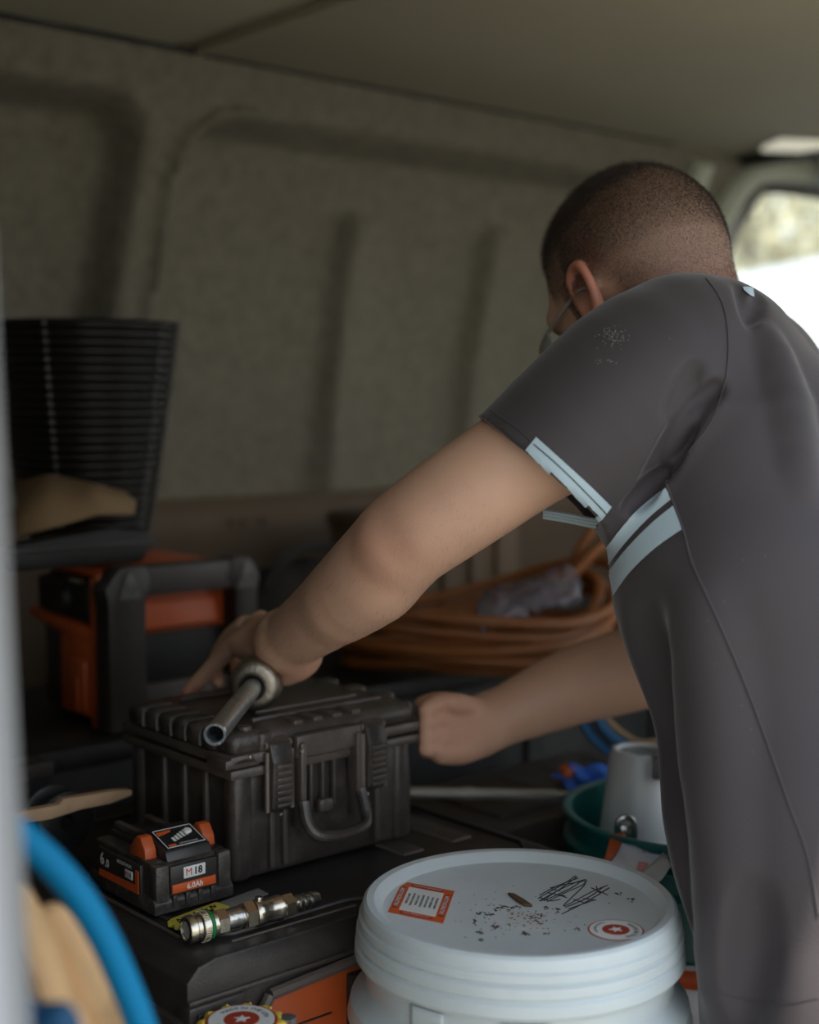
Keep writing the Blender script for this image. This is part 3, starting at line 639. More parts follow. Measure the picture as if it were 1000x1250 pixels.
# ---- yellow capped pot in front of the toolbox
def pot():
    zc = .322; p = Pz(295, 1245, zc)
    t = thing('yellow_capped_bottle', 'bottle with yellow scalloped cap and round star label, bottom edge', 'bottle', (p[0], p[1], 0), 0)
    MB().lathe([(0, 0), (.027, 0), (.029, .004), (.029, .25), (.022, .285), (.022, .30), (0, .30)], 40).build('bottle_body', WHT2, t)
    pl = []
    for i in range(96):
        a_ = 2*math.pi*i/96; r_ = .0335+.0028*math.cos(12*a_); pl.append((r_*math.cos(a_), r_*math.sin(a_)))
    MB().prism(pl, .296, zc-.001, 'z', .001).build('cap', YEL, t)
    mb = MB()
    for i in range(12):
        a_ = 2*math.pi*i/12; bmesh.ops.create_uvsphere(mb.bm, u_segments=12, v_segments=8, radius=.0058, matrix=Matrix.Translation((.0330*math.cos(a_), .0330*math.sin(a_), zc-.006)))
    for i in range(10):
        a_ = 2*math.pi*i/10+.2; bmesh.ops.create_uvsphere(mb.bm, u_segments=8, v_segments=6, radius=.0014, matrix=Matrix.Translation((.0322*math.cos(a_), .0322*math.sin(a_), zc-.0002)))
    mb.build_loose('cap_knob', YEL, t)
    MB().lathe([(0, zc), (.0300, zc), (.0306, zc-.002)], 48).build('label_ring', RED, t)
    MB().lathe([(0, zc+.0006), (.0278, zc+.0006), (.0278, zc-.001)], 48).build('label_panel', TXTW, t)
    MB().lathe([(0, zc+.0009), (.0150, zc+.0009), (.0150, zc-.001)], 48).build('label_disc', RED, t)
    mb = MB(); star(mb, 0, 0, .0072, zc+.0009, zc+.0014, 90); mb.build('star', TXTW, t)
    text('MADE IN THE USA', .0062, (0, 0, zc+.0008), (1, 0, 0), (0, 1, 0), INK, t, bend=(.0212, R(80), 1))
    text('GENUINE PARTS', .0052, (0, 0, zc+.0008), (1, 0, 0), (0, 1, 0), INK, t, bend=(.0212, R(260), 1))
    q = Pz(345, 1248, .315); t2 = thing('clear_stopper', 'ribbed clear stopper standing right of the yellow cap', 'bottle', (q[0]+.004, q[1], 0), 0)
    MB().lathe([(0, 0), (.011, 0), (.011, .29), (.006, .30), (.006, .31)], 24).build('vial', WHT2, t2)
    pl = []
    for i in range(60):
        a_ = 2*math.pi*i/60; r_ = .0074+.0007*math.cos(12*a_); pl.append((r_*math.cos(a_), r_*math.sin(a_)))
    MB().prism(pl, .304, .320, 'z', .0006).build('stopper', GREYP, t2)
pot()

# ---- green bucket, contents
GC = Pz(850, 985, .38)
def bucket_g():
    t = thing('green_bucket', 'open dark green plastic bucket behind the white bucket', 'bucket', (GC[0], GC[1], 0), 0)
    H = .38; MB().lathe([(0, 0), (.122, 0), (.125, .01), (.139, H-.07), (.149, H-.068), (.149, H-.062), (.140, H-.056), (.141, H-.040), (.150, H-.038), (.150, H-.032), (.142, H-.028), (.143, H-.006), (.151, H-.006), (.152, H-.001), (.149, H), (.141, H-.002), (.138, H-.06), (.12, .006), (0, .006)], 96).build('body', GRN, t, smooth=25)
    q = W(842, 1240, float(1.45)); 
    c = thing('white_cone', 'translucent white tapered plastic beaker upside down in green bucket', 'cone', (0, 0, 0))
    cp = Pz(772, 1040, .36); cx = W(775, 1000, 1.66); c.location = (cx[0], cx[1], .212); c.rotation_euler = (0, R(2), 0)
    prof = [(.056, 0), (.0565, .006), (.037, .214), (.034, .220), (.030, .220), (.028, .217), (.034, .210), (.052, .004), (.056, 0)]
    o = MB().lathe(prof, 64).build('shell', WHT2, c)
    MB().box(.006, .030, -.045, -.025, .196, .2215, .002).build('notch', GREYP, c)
    k = thing('steel_clip', 'small chrome spring clip on the green bucket rim', 'clip', (0, 0, 0)); kp = W(764, 1012, 1.53); k.location = kp
    MB().tube(spline([(-.008, 0, -.022), (-.009, 0, .004), (-.004, 0, .012), (.004, 0, .012), (.009, 0, .004), (.008, 0, -.022)], 6), .0035, 10).build('wire', CHROME, k)
    MB().box(-.006, .006, -.003, .003, -.020, .004, .002).build('tongue', CHROME, k)
    g = thing('packet', 'shiny packet with orange edge hanging over green bucket rim', 'packet', (0, 0, 0))
    A_, B_, C_, D_ = (W(748, 1022, 1.50), W(812, 1030, 1.49), W(822, 1062, 1.45), W(736, 1052, 1.45))
    E_, F_ = W(800, 1084, 1.44), W(740, 1058, 1.45)
    def sheet(pts, name, mat, off):
        mb = MB(); pp = [Vector(p_)-Vector(pts[0]) for p_ in pts]; n_ = (pp[1]-pp[0]).cross(pp[2]-pp[0]).normalized()
        if n_.y > 0: n_ = -n_
        vs_ = [mb.bm.verts.new(Vector(p_)+n_*off) for p_ in pts]; f = mb.bm.faces.new(vs_); bmesh.ops.triangulate(mb.bm, faces=[f]); bmesh.ops.subdivide_edges(mb.bm, edges=mb.bm.edges[:], cuts=5, use_grid_fill=True)
        for v in mb.bm.verts: v.co += n_*(.0016*math.sin(v.co.x*160+v.co.z*90)+.001*math.sin(v.co.z*300))
        o_ = mb.build(name, mat, g); solid(o_, .0016, 0); return o_
    sheet([W(747, 1021, 1.505), W(813, 1030, 1.50), W(816, 1046, 1.47), W(788, 1074, 1.45), W(738, 1053, 1.455)], 'pouch', PKT, 0)
    sheet([W(746, 1021, 1.505), W(763, 1023, 1.505), W(746, 1054, 1.455), W(737, 1052, 1.455)], 'orange_band', ORG, .003)
    sheet([W(786, 1030, 1.50), W(802, 1034, 1.50), W(798, 1046, 1.48), W(784, 1043, 1.48)], 'pink_mark', PINK, .0032)
    sheet([W(778, 1054, 1.46), W(790, 1056, 1.46), W(786, 1066, 1.455), W(776, 1063, 1.455)], 'pink_mark', PINK, .0032)
    sheet([W(812, 1042, 1.47), W(822, 1060, 1.45), W(801, 1084, 1.44), W(782, 1075, 1.445)], 'white_flap', WHT2, .004)
    # label low on the bucket
    f = MB(); P = []
    for z in (.155, .25): P.append([(.1412*math.cos(a_)*(1-(H-z)*.07), .1412*math.sin(a_)*(1-(H-z)*.07), z) for a_ in np.linspace(R(-122), R(-60), 12)])
    f.grid(P); o = f.build('bucket_label', PKT, t); solid(o, .001, 1)
    f = MB(); P = []
    for z in (.225, .245): P.append([(.1425*math.cos(a_)*(1-(H-z)*.07), .1425*math.sin(a_)*(1-(H-z)*.07), z) for a_ in np.linspace(R(-116), R(-88), 8)])
    f.grid(P); o = f.build('label_stripe', TXTO, t); solid(o, .001, 1)
bucket_g()

# ---- low flat case behind, rod, crates
def lowcase():
    t = thing('low_storage_case', 'dusty dark grey flat storage case behind the white bucket', 'case', F(.505, .13, 0), ALN)
    MB().box(0, .42, 0, .20, 0, .325, .008).build('body', BLK, t)
    mb = MB(); mb.box(-.004, .424, -.004, .204, .315, .345, .006); mb.box(.03, .39, .03, .17, .343, .350, .003)
    mb.build('lid', BLK, t)
    mb = MB()
    for x in (.06, .14, .22, .30): mb.box(x, x+.03, .05, .15, .348, .3515, .001)
    mb.build_loose('lid_rib', BLK, t)
lowcase()
def rod():
    a_ = W(486, 967, 1.66); b_ = W(697, 971, 1.72); t = thing('steel_rod', 'dull grey steel rod lying level behind the black case', 'rod', a_); frame(t, a_, b_-a_)
    L = float(np.linalg.norm(b_-a_)); Rx = Matrix.Rotation(R(90), 4, 'Y')
    MB().lathe([(0, 0), (.0062, 0), (.0070, .001), (.0070, L-.02), (.0050, L-.018), (.0050, L), (0, L)], 20, mat=Rx).build('shaft', RODM, t)
    MB().lathe([(.0070, L*.35), (.0078, L*.36), (.0078, L*.42), (.0070, L*.43)], 20, mat=Rx).build('collar', RODM, t)
rod()
def crate(name, label, u, v, lu, lv, h, mat=DARK, z=0):
    t = thing(name, label, 'crate', F(u, v, z), ALN)
    MB().box(.006, lu-.006, .006, lv-.006, 0, h-.02, .006).build('body', mat, t)
    mb = MB(); mb.box(0, lu, 0, lv, h-.03, h, .008); mb.build('lid', mat, t)
    mb = MB()
    for x in np.linspace(.04, lu-.07, 4): mb.box(x, x+.03, -.004, .01, .03, h-.04, .003)
    mb.build_loose('rib', mat, t)
    mb = MB(); mb.box(lu/2-.03, lu/2+.03, -.012, .01, h-.05, h-.012, .004); mb.build('latch', BLKC, t)
    return t
crate('storage_crate', 'black lidded crate under the orange and black radio', -.55, .535, 1.05, .38, .42)
crate('storage_crate', 'black lidded crate under the orange hose coil', .56, .47, 1.0, .46, .45)
crate('cardboard_box', 'brown box standing against the van wall behind the hose', .86, .735, .30, .19, .20, PLY, .452)

# ---- jobsite radio
RP = F(.239, .575, .4215)
def radio():
    t = thing('jobsite_radio', 'orange and black caged jobsite radio behind the hard case', 'radio', RP, ALN)
    LU, LV, H = .222, .215, .205
    mb = MB(); mb.box(.015, LU-.012, .02, LV-.02, .004, H-.016, .01); mb.build('body', BLKC, t)
    mb = MB(); mb.prism([(.012, .0), (.045, .0), (.045, H-.002), (.03, H), (.012, H-.006)], .012, LU-.012, 'x', .004)
    mb.build('front_shell', ORG, t)
    # side: orange lower panel, orange post, dark recess above
    mb = MB(); mb.box(.0, .018, .02, .12, .01, .115, .008); mb.prism([(.012, .0), (.035, .0), (.035, H-.01), (.012, H-.004)], .0, .02, 'x', .004); mb.prism([(.03, .105), (.205, .125), (.205, .140), (.03, .128)], .0, .03, 'x', .004); mb.build('side_panel', ORG, t)
    mb = MB(); mb.box(-.003, .004, .045, .085, .02, .085, .004); mb.box(-.005, .002, .062, .068, .02, .06, .002); mb.build('side_grip', ORG, t)
    mb = MB(); mb.box(.004, .02, .05, .19, .135, .185, .006); mb.lathe([(0, .012), (.018, .012), (.02, .0)], 24, mat=Matrix.Translation((.006, .11, .16)) @ Matrix.Rotation(R(-90), 4, 'Y')); mb.build('speaker_port', DARK, t)
    MB().tube([(.0, .05, .187), (.0, .08, .187)], .004, 10).build('side_hinge', CHROME, t)
    mb = MB(); mb.box(.01, LU-.03, .02, LV-.01, H-.012, H, .004); mb.build('top_plate', ORG, t)
    # black front cage: posts, top bar, corner eyelets
    mb = MB()
    mb.prism([(-.002, .0), (-.002, .16), (-.006, .185), (.016, H+.006), (.052, H+.006), (.062, .185), (.052, .165), (.052, .0)], -.02, .018, 'y', .004)
    mb.prism([(LU-.034, .0), (LU-.034, .165), (LU-.048, .185), (LU-.040, H+.006), (LU-.010, H+.006), (LU+.006, .185), (LU+.002, .16), (LU+.002, .0)], -.02, .018, 'y', .004)
    mb.box(.03, LU-.03, -.018, .018, .170, H+.004, .006)
    mb.box(.03, LU-.03, -.006, .018, .0, .055, .004)
    mb.build('cage', BLK, t)
    for x, s_ in ((.027, 1), (LU-.019, .9)):
        mb = MB(); mb.prism([(x-.016, .170), (x+.016, .170), (x+.004, .203), (x-.004, .203)], -.0235, -.018, 'y', .0015); e = mb.build('eyelet', GREYP, t)
        mb = MB(); mb.lathe([(0, -.0005), (.006, -.0005), (.006, .002)], 20, mat=Matrix.Translation((x, -.0235, .184)) @ Matrix.Rotation(R(90), 4, 'X')); mb.build('eyelet_hole', HOLE, e)
    # grip bar inside the front opening
    mb = MB(); mb.prism([(-.004, .126), (.012, .120), (.018, .140), (.012, .160), (.004, .160)], .054, LU-.052, 'x', .003); mb.build('carry_grip', ORG, t)
    mb = MB(); mb.box(.052, LU-.034, .006, .016, .05, .118, .003); mb.tube([(.05, -.004, .122), (.05, -.004, .135)], .005, 10); mb.build('front_grille', DARK, t)
    return t
radio()
RTOP = .4215+.211
# ---- black tray on the radio, tan cardboard, ribbed drum
def drum():
    c = W(112, 660, 2.07); z0 = RTOP+.004; 
    t = thing('ribbed_drum', 'tall black ribbed tapered drum standing on the radio', 'drum', (c[0]-.0, c[1]-.02, z0), 0)
    zt = W(110, 396, 2.05)[2]-z0; prof = [(0, 0), (.080, 0)]; n = 26
    for i in range(n):
        z = zt*i/n; r_ = .082+(.134-.082)*(i/n)**.8; h = zt/n
        prof += [(r_, z+.05*h), (r_+.0045, z+.30*h), (r_+.0045, z+.55*h), (r_, z+.8*h)]
    prof += [(.137, zt), (.130, zt), (.078, .01), (0, .01)]
    MB().lathe(prof, 96).build('shell', M('glossy_black_plastic', (18, 16, 14), .34, var=.1, wear=.2, dustcol=(140, 138, 130)), t, smooth=60)
    mb = MB()
    for i in range(n):
        z = zt*(i+.45)/n; r_ = .082+(.134-.082)*(i/n)**.8+.0055
        for a_ in (R(-6), R(-28), R(-100)): bmesh.ops.create_uvsphere(mb.bm, u_segments=8, v_segments=6, radius=.0035, matrix=Matrix.Translation((r_*math.cos(a_), r_*math.sin(a_), z)))
    mb.build_loose('rib_glint', GREYP, t)  # pale grey beads put the ribs' specular highlights into colour
drum()
def cardb():
    t = thing('cardboard_flap', 'tan cardboard piece leaning in front of the ribbed drum', 'cardboard', F(.24, .60, RTOP+.002), ALN)
    pts = [W(22, 588, 1.86), W(60, 580, 1.86), W(110, 590, 1.87), (W(150, 600, 1.88)), W(166, 613, 1.87), W(164, 627, 1.84), W(120, 627, 1.80), W(70, 642, 1.78), W(22, 655, 1.77)]
    inv = t.matrix_basis.inverted(); mb = MB(); vs_ = [mb.bm.verts.new(inv @ Vector(p_)) for p_ in pts]; mb.bm.faces.new(vs_); bmesh.ops.triangulate(mb.bm, faces=mb.bm.faces[:])
    o = mb.build('sheet', CARD, t); solid(o, .004, 0)
    t2 = thing('black_tray', 'flat black tray on the radio beneath the tan cardboard', 'tray', F(.235, .60, RTOP+.0005), ALN)
    MB().prism([(-.11, 0), (.075, 0), (.090, .018), (.085, .038), (.03, .046), (-.10, .032), (-.12, .02)], -.005, .035, 'y', .004).build('pan', DARK, t2)
    MB().prism([(-.118, .022), (.094, .022), (.094, .027), (-.118, .027)], -.008, .038, 'y', .002).build('rim', BLKC, t2)
cardb()
# ---- batten and round black thing behind the battery
def batten():
    a_ = Pz(15, 998, .43); b_ = Pz(158, 966, .43); t = thing('pine_batten', 'splintered pale wooden batten in front of the black crate', 'wood', a_); frame(t, a_, b_-a_)
    L = float(np.linalg.norm(b_-a_)); pl = [(0, -.007), (L*.3, -.009), (L*.55, -.006), (L*.8, -.007), (L, -.003), (L, .003), (L*.85, .006), (L*.4, .009), (L*.36, .004), (0, .006)]
    MB().prism(pl, -.006, .006, 'y', .0015).build('stick', WOOD, t)
batten()
def spool():
    p = Pz(78, 1045, .36); t = thing('black_spool', 'black round cable reel behind the battery', 'reel', (p[0]-.01, p[1]+.02, .362), ALN)
    Rx = Matrix.Translation((0, 0, .033)) @ Matrix.Rotation(R(90), 4, 'X')
    for z in (-.02, .016): MB().lathe([(.008, z), (.030, z), (.032, z+.001), (.032, z+.004), (.030, z+.005), (.008, z+.005)], 40, mat=Rx).build('flange', BLKC, t)
    mb = MB()
    for i in range(7): mb.lathe([(.020+.002*math.cos(a_), -.0125+i*.0045+.002*math.sin(a_)) for a_ in np.linspace(0, 2*math.pi, 9)], 30, mat=Rx)
    mb.build('cable', DARK, t)
    MB().lathe([(0, -.024), (.005, -.024), (.006, -.018), (.006, .02)], 16, mat=Rx).build('hub', CHROME, t)
    # tray the reel and batten rest on
    mb = MB()
spool()
t = thing('flat_case', 'low flat black case holding the pale batten behind battery', 'case', F(-.30, .40, .361), ALN)
MB().box(0, .42, .085, .125, 0, .060, .005).build('body', DARK, t); MB().box(-.003, .423, .082, .128, .044, .0615, .003).build('lid', BLK, t)

# ---- orange hose coil with plastic wrap
def coil():
    c = W(580, 800, 2.06); z0 = .455
    t = thing('orange_hose_coil', 'coil of orange hose lying on the dark crate behind him', 'hose', (c[0], c[1], z0), 0)
    rs = np.random.RandomState(5)
    for k in range(9):
        pts = []; r1 = .155+.035*(k % 3)/2+rs.uniform(-.01, .01); zz = .012+.017*(k//2)+rs.uniform(0, .006); ph = rs.uniform(0, 6.28); cx = rs.uniform(-.012, .012)
        for i in range(14):
            a_ = 2*math.pi*i/14; x = cx+r1*1.12*math.cos(a_); y = r1*.62*math.sin(a_); rise = max(0, math.cos(a_-.5))**2
            pts.append((x, y, zz+rise*(.015+.006*k)*(.8+.4*math.sin(ph))+.008*math.sin(2*a_+ph)))
        mb = MB(); mb.tube(spline(pts, 6, True), .0085, 10, cyc=True); mb.build('loop', ORHOSE, t)
    mb = MB(); mb.tube(spline([(.10, 0, .09), (.15, .01, .14), (.19, .02, .175), (.235, .03, .17), (.25, .05, .12), (.22, .06, .06), (.15, .05, .03)], 8), .0085, 10); mb.tube(spline([(.12, .03, .10), (.17, .03, .19), (.22, .05, .24), (.27, .08, .26)], 8), .007, 10); mb.build('hose_end', ORHOSE, t)
    mb = MB(); P = []
    for i in range(14):
        row = []
        for j in range(20):
            x = .0+.14*j/19; y = -.12+.08*i/13; z = .065+.05*j/19+.02*math.sin(i*.5)+rs.uniform(-.007, .007)+.035*(i/13)
            row.append((x, y, z))
        P.append(row)
    mb.grid(P); o = mb.build('plastic_sleeve', WRAP, None, smooth=5); o.location = (c[0], c[1], z0); solid(o, .0008, 0); tag(o, 'crumpled clear plastic wrap over the orange hose coil', 'plastic wrap')
coil()
t = thing('black_holdall', 'dark cloth holdall slumped behind the orange hose', 'bag', F(.60, .76, .452), ALN)
mb = MB(); bmesh.ops.create_uvsphere(mb.bm, u_segments=32, v_segments=20, radius=1)
for v in mb.bm.verts: v.co = Vector((.13+.135*v.co.x*(1+.06*math.sin(v.co.z*7)), .065+.065*v.co.y, max(0, .055+.075*v.co.z+.006*math.sin(v.co.x*9))))
mb.build('bag_body', M('dark_cloth', (40, 36, 32), .9, bump=.5), t); MB().tube(spline([(.04, .03, .10), (.08, .02, .15), (.16, .02, .155), (.22, .03, .10)], 6), .006, 8).build('strap', DARK, t)

# ---- blue rope coil by the green bucket
def rope():
    c = W(790, 965, 1.86); t = thing('blue_rope_coil', 'coil of blue rope standing behind the white beaker', 'rope', (c[0], c[1]+.02, .352), 0)
    rs = np.random.RandomState(2)
    for k in range(6):
        pts = []; r1 = .088-.006*k; 
        for i in range(12):
            a_ = 2*math.pi*i/12; pts.append((r1*math.cos(a_)+rs.uniform(-.004, .004), .006*(k % 3)+rs.uniform(-.003, .003)+.02*math.sin(a_), .094+r1*math.sin(a_)))
        MB().tube(spline(pts, 6, True), .0045, 8, cyc=True).build('strand', BLUED if k % 3 < 2 else CARD, t)
    t2 = thing('blue_rag', 'crumpled bright blue cloth beside the green bucket rim', 'cloth', (0, 0, 0)); c = W(712, 952, 1.80); t2.location = c
    mb = MB(); bmesh.ops.create_icosphere(mb.bm, subdivisions=3, radius=1)
    for v in mb.bm.verts:
        n_ = v.co.copy(); f_ = 1+.25*math.sin(n_.x*7+n_.z*5)+.18*math.sin(n_.y*11+n_.x*3); v.co = Vector((n_.x*.032*f_, n_.y*.02*f_, n_.z*.018*f_))
    mb.build('cloth', M('blue_cloth', (40, 90, 170), .8), t2)
    t3 = thing('bottle_stopper', 'small orange plastic cap beside the blue cloth', 'cap', W(694, 946, 1.80))
    MB().lathe([(0, .012), (.010, .012), (.012, .009), (.012, -.004), (0, -.004)], 20).build('cap', ORG, t3); MB().lathe([(.012, -.006), (.0145, -.006), (.0145, -.002), (.012, -.002)], 20).build('rim', ORG, t3)
rope()

# ---- foreground: blue hose arch, tan rolls
def hose():
    t = thing('blue_hose', 'thick bright blue hose arching up beside the door edge', 'hose', (*W(30, 1200, .80)[:2], 0))
    o = Vector(t.location)
    cpx = [(-60, 985), (-20, 992), (12, 1010), (40, 1033), (68, 1060), (97, 1095), (127, 1145), (151, 1198), (173, 1255), (190, 1320)]
    pts = [Vector(W(x, y, .80+.0002*x))-o for x, y in cpx]
    e = pts[-1]; s_ = pts[0]
    pts = [Vector((s_.x-.07, s_.y+.06, -o.z+.02))*1.0, Vector((s_.x-.07, s_.y+.04, .25)), Vector((s_.x-.045, s_.y+.01, .48))]+pts+[Vector((e.x+.01, e.y, .30)), Vector((e.x+.015, e.y, .12)), Vector((e.x+.02, e.y, .016))]
    MB().tube(spline(pts, 8), .0090, 20).build('hose_wall', BLUE, t)
    MB().lathe([(0, .002), (.0105, .002), (.0115, .006), (.0115, .05), (.0095, .052)], 24, mat=Matrix.Translation(pts[-1]-Vector((0, 0, .016)))).build('end_ferrule', CHROME, t)
    t2 = thing('blue_hose', 'short blue hose end at the bottom left corner', 'hose', (*W(10, 1300, .72)[:2], 0)); o = Vector(t2.location)
    pts = [Vector(W(x, y, .72))-o for x, y in ((-20, 1225), (20, 1238), (50, 1258), (80, 1290))]; pts.append(Vector((pts[-1].x+.01, pts[-1].y, .3))); pts.append(Vector((pts[-1].x+.01, pts[-1].y, .016)))
    MB().tube(spline(pts, 8), .0105, 20).build('hose_wall', BLUED, t2); MB().lathe([(.0128, 0), (.0150, .001), (.0150, .03), (.0128, .031)], 24, mat=Matrix.Translation(pts[-1]-Vector((0, 0, .014)))).build('end_ferrule', CHROME, t2)
hose()

# ================================================================== implicit surfaces for soft bodies
class Field:
    def __init__(s, lo, hi, h):
        s.lo = np.array(lo, float); s.h = h; s.n = np.ceil((np.array(hi)-s.lo)/h).astype(int)+1; s.v = np.full(s.n, 1.0, np.float32)
    def _sl(s, lo, hi):
        a_ = np.clip(np.floor((lo-s.lo)/s.h).astype(int), 0, s.n); b_ = np.clip(np.ceil((hi-s.lo)/s.h).astype(int)+1, 0, s.n)
        if np.any(b_ <= a_): return None
        X = (s.lo[0]+s.h*np.arange(a_[0], b_[0], dtype=np.float32))[:, None, None]; Y = (s.lo[1]+s.h*np.arange(a_[1], b_[1], dtype=np.float32))[None, :, None]; Z = (s.lo[2]+s.h*np.arange(a_[2], b_[2], dtype=np.float32))[None, None, :]
        return (slice(a_[0], b_[0]), slice(a_[1], b_[1]), slice(a_[2], b_[2])), X.astype(np.float32), Y.astype(np.float32), Z.astype(np.float32)
    def op(s, fn, lo, hi, k=.01, mode='add'):
        r_ = s._sl(np.array(lo)-k-.02, np.array(hi)+k+.02)
        if r_ is None: return
        sl, X, Y, Z = r_; d = fn(X, Y, Z).astype(np.float32); a_ = s.v[sl]
        if mode == 'sub': a_ = -a_; 
        h_ = np.clip(.5+.5*(a_-d)/k, 0, 1); m_ = a_*(1-h_)+d*h_-k*h_*(1-h_)
        s.v[sl] = -m_ if mode == 'sub' else m_
    def cone(s, p, q, r0, r1, k=.01, mode='add', cut=None):
        p = np.array(p, float); q = np.array(q, float); ax = q-p; L2 = float(ax@ax)+1e-12
        def fn(X, Y, Z):
            dx, dy, dz = X-p[0], Y-p[1], Z-p[2]; t = np.clip((dx*ax[0]+dy*ax[1]+dz*ax[2])/L2, 0, 1)
            d = np.sqrt((dx-t*ax[0])**2+(dy-t*ax[1])**2+(dz-t*ax[2])**2)-(r0+(r1-r0)*t)
            if cut is not None: 
                for (cp, cn) in cut: d = np.maximum(d, (X-cp[0])*cn[0]+(Y-cp[1])*cn[1]+(Z-cp[2])*cn[2])
            return d
        r_ = max(r0, r1); s.op(fn, np.minimum(p, q)-r_, np.maximum(p, q)+r_, k, mode)
    def chain(s, pts, rad, k=.006, mode='add', cut=None):
        sub = 3 if len(pts) > 2 else 1
        if sub > 1:
            q = spline([np.append(p, r_) for p, r_ in zip(pts, rad)], sub); pts = [a_[:3] for a_ in q]; rad = [float(a_[3]) for a_ in q]
        pts = [np.array(p, float) for p in pts]; A = np.array(pts); m_ = max(rad)
        def fn(X, Y, Z):
            best = None
            for i in range(len(pts)-1):
                p = pts[i]; ax = pts[i+1]-p; L2 = float(ax@ax)+1e-12; r0, r1 = rad[i], rad[i+1]
                dx, dy, dz = X-p[0], Y-p[1], Z-p[2]; t = np.clip((dx*ax[0]+dy*ax[1]+dz*ax[2])/L2, 0, 1)
                d = np.sqrt((dx-t*ax[0])**2+(dy-t*ax[1])**2+(dz-t*ax[2])**2)-(r0+(r1-r0)*t); best = d if best is None else np.minimum(best, d)
            if cut is not None:
                for (cp, cn) in cut: best = np.maximum(best, (X-cp[0])*cn[0]+(Y-cp[1])*cn[1]+(Z-cp[2])*cn[2])
            return best
        s.op(fn, A.min(0)-m_, A.max(0)+m_, k, mode)
    def seg(s, p, q, l, ra, rb, k=.02, mode='add', cut=None, sup=2.3):
        # elliptical segment: ra=(a0,a1) half widths along l, rb half depths across
        p = np.array(p, float); q = np.array(q, float); w_ = q-p; L = np.linalg.norm(w_); w_ /= L; l = np.array(l, float); l = l-w_*(l@w_); l /= np.linalg.norm(l); f = np.cross(w_, l)
        def fn(X, Y, Z):
            dx, dy, dz = X-p[0], Y-p[1], Z-p[2]; c = dx*w_[0]+dy*w_[1]+dz*w_[2]; t = np.clip(c/L, 0, 1); o_ = np.abs(c-t*L)
            A = ra[0]+(ra[1]-ra[0])*t; B_ = rb[0]+(rb[1]-rb[0])*t; x_ = np.abs(dx*l[0]+dy*l[1]+dz*l[2])/A; y_ = np.abs(dx*f[0]+dy*f[1]+dz*f[2])/B_; z_ = o_/B_
            rr = (x_**sup+y_**sup+z_**sup)**(1/sup); g = np.minimum(A, B_)
            d = (rr-1)*g
            if cut is not None:
                for (cp, cn) in cut: d = np.maximum(d, (X-cp[0])*cn[0]+(Y-cp[1])*cn[1]+(Z-cp[2])*cn[2])
            return d
        m_ = max(*ra, *rb); s.op(fn, np.minimum(p, q)-m_, np.maximum(p, q)+m_, k, mode)
    def ell(s, c, ax, rad, k=.01, mode='add'):
        c = np.array(c, float); ax = [np.array(a_, float) for a_ in ax]
        def fn(X, Y, Z):
            dx, dy, dz = X-c[0], Y-c[1], Z-c[2]; q = 0
            for a_, r_ in zip(ax, rad): q = q+((dx*a_[0]+dy*a_[1]+dz*a_[2])/r_)**2
            return (np.sqrt(q)-1)*min(rad)*.9+0*q
        m_ = max(rad); s.op(fn, c-m_, c+m_, k, mode)
    def march(s, px, py, t0=.9, t1=2.0):
        d_ = (W(px, py, 1)-CAMP); ts = np.arange(t0, t1, .0015); P = CAMP+d_*ts[:, None]; I = np.round((P-s.lo)/s.h).astype(int)
        ok = np.all((I >= 0) & (I < s.n), axis=1)
        for t_, i_, o_ in zip(ts, I, ok):
            if o_ and s.v[tuple(i_)] < 0: return CAMP+d_*t_
        return None
    def mesh(s):
        v = s.v; ins = v < 0; n = np.array(v.shape)-1
        cnt = np.zeros(n, np.uint8)
        for a_ in (0, 1):
            for b_ in (0, 1):
                for c_ in (0, 1): cnt += ins[a_:a_+n[0], b_:b_+n[1], c_:c_+n[2]]
        ijk = np.argwhere((cnt > 0) & (cnt < 8)); del cnt
        pos = np.zeros((len(ijk), 3)); num = np.zeros(len(ijk)); i, j, k = ijk.T
        for ax_ in range(3):
            o1, o2 = [x for x in range(3) if x != ax_]
            for a_ in (0, 1):
                for b_ in (0, 1):
                    s0 = np.zeros(3, int); s0[o1] = a_; s0[o2] = b_; s1 = s0.copy(); s1[ax_] = 1
                    v0 = v[i+s0[0], j+s0[1], k+s0[2]]; v1 = v[i+s1[0], j+s1[1], k+s1[2]]; m_ = (v0 < 0) != (v1 < 0)
                    t = np.where(m_, v0/np.where(m_, v0-v1, 1), 0); add = np.tile(s0.astype(float), (len(ijk), 1)); add[:, ax_] += t
                    pos[m_] += add[m_]; num[m_] += 1
        P = s.lo+s.h*(ijk+pos/num[:, None]); idx = np.full(n, -1, np.int32); idx[i, j, k] = np.arange(len(ijk)); quads = []
        for ax_ in range(3):
            o1, o2 = (ax_+1) % 3, (ax_+2) % 3; sa = [slice(None)]*3; sb = [slice(None)]*3; sa[ax_] = slice(0, -1); sb[ax_] = slice(1, None)
            A, B_ = ins[tuple(sa)], ins[tuple(sb)]; e = np.argwhere(A != B_)
            e = e[(e[:, o1] > 0) & (e[:, o2] > 0) & (e[:, o1] < n[o1]) & (e[:, o2] < n[o2])]
            f_ = A[tuple(e.T)]
            def g(d1, d2): q = e.copy(); q[:, o1] -= d1; q[:, o2] -= d2; return idx[tuple(q.T)]
            Q = np.stack([g(1, 1), g(0, 1), g(0, 0), g(1, 0)], 1); Q[~f_] = Q[~f_][:, ::-1]; quads.append(Q)
        return P, np.concatenate(quads)
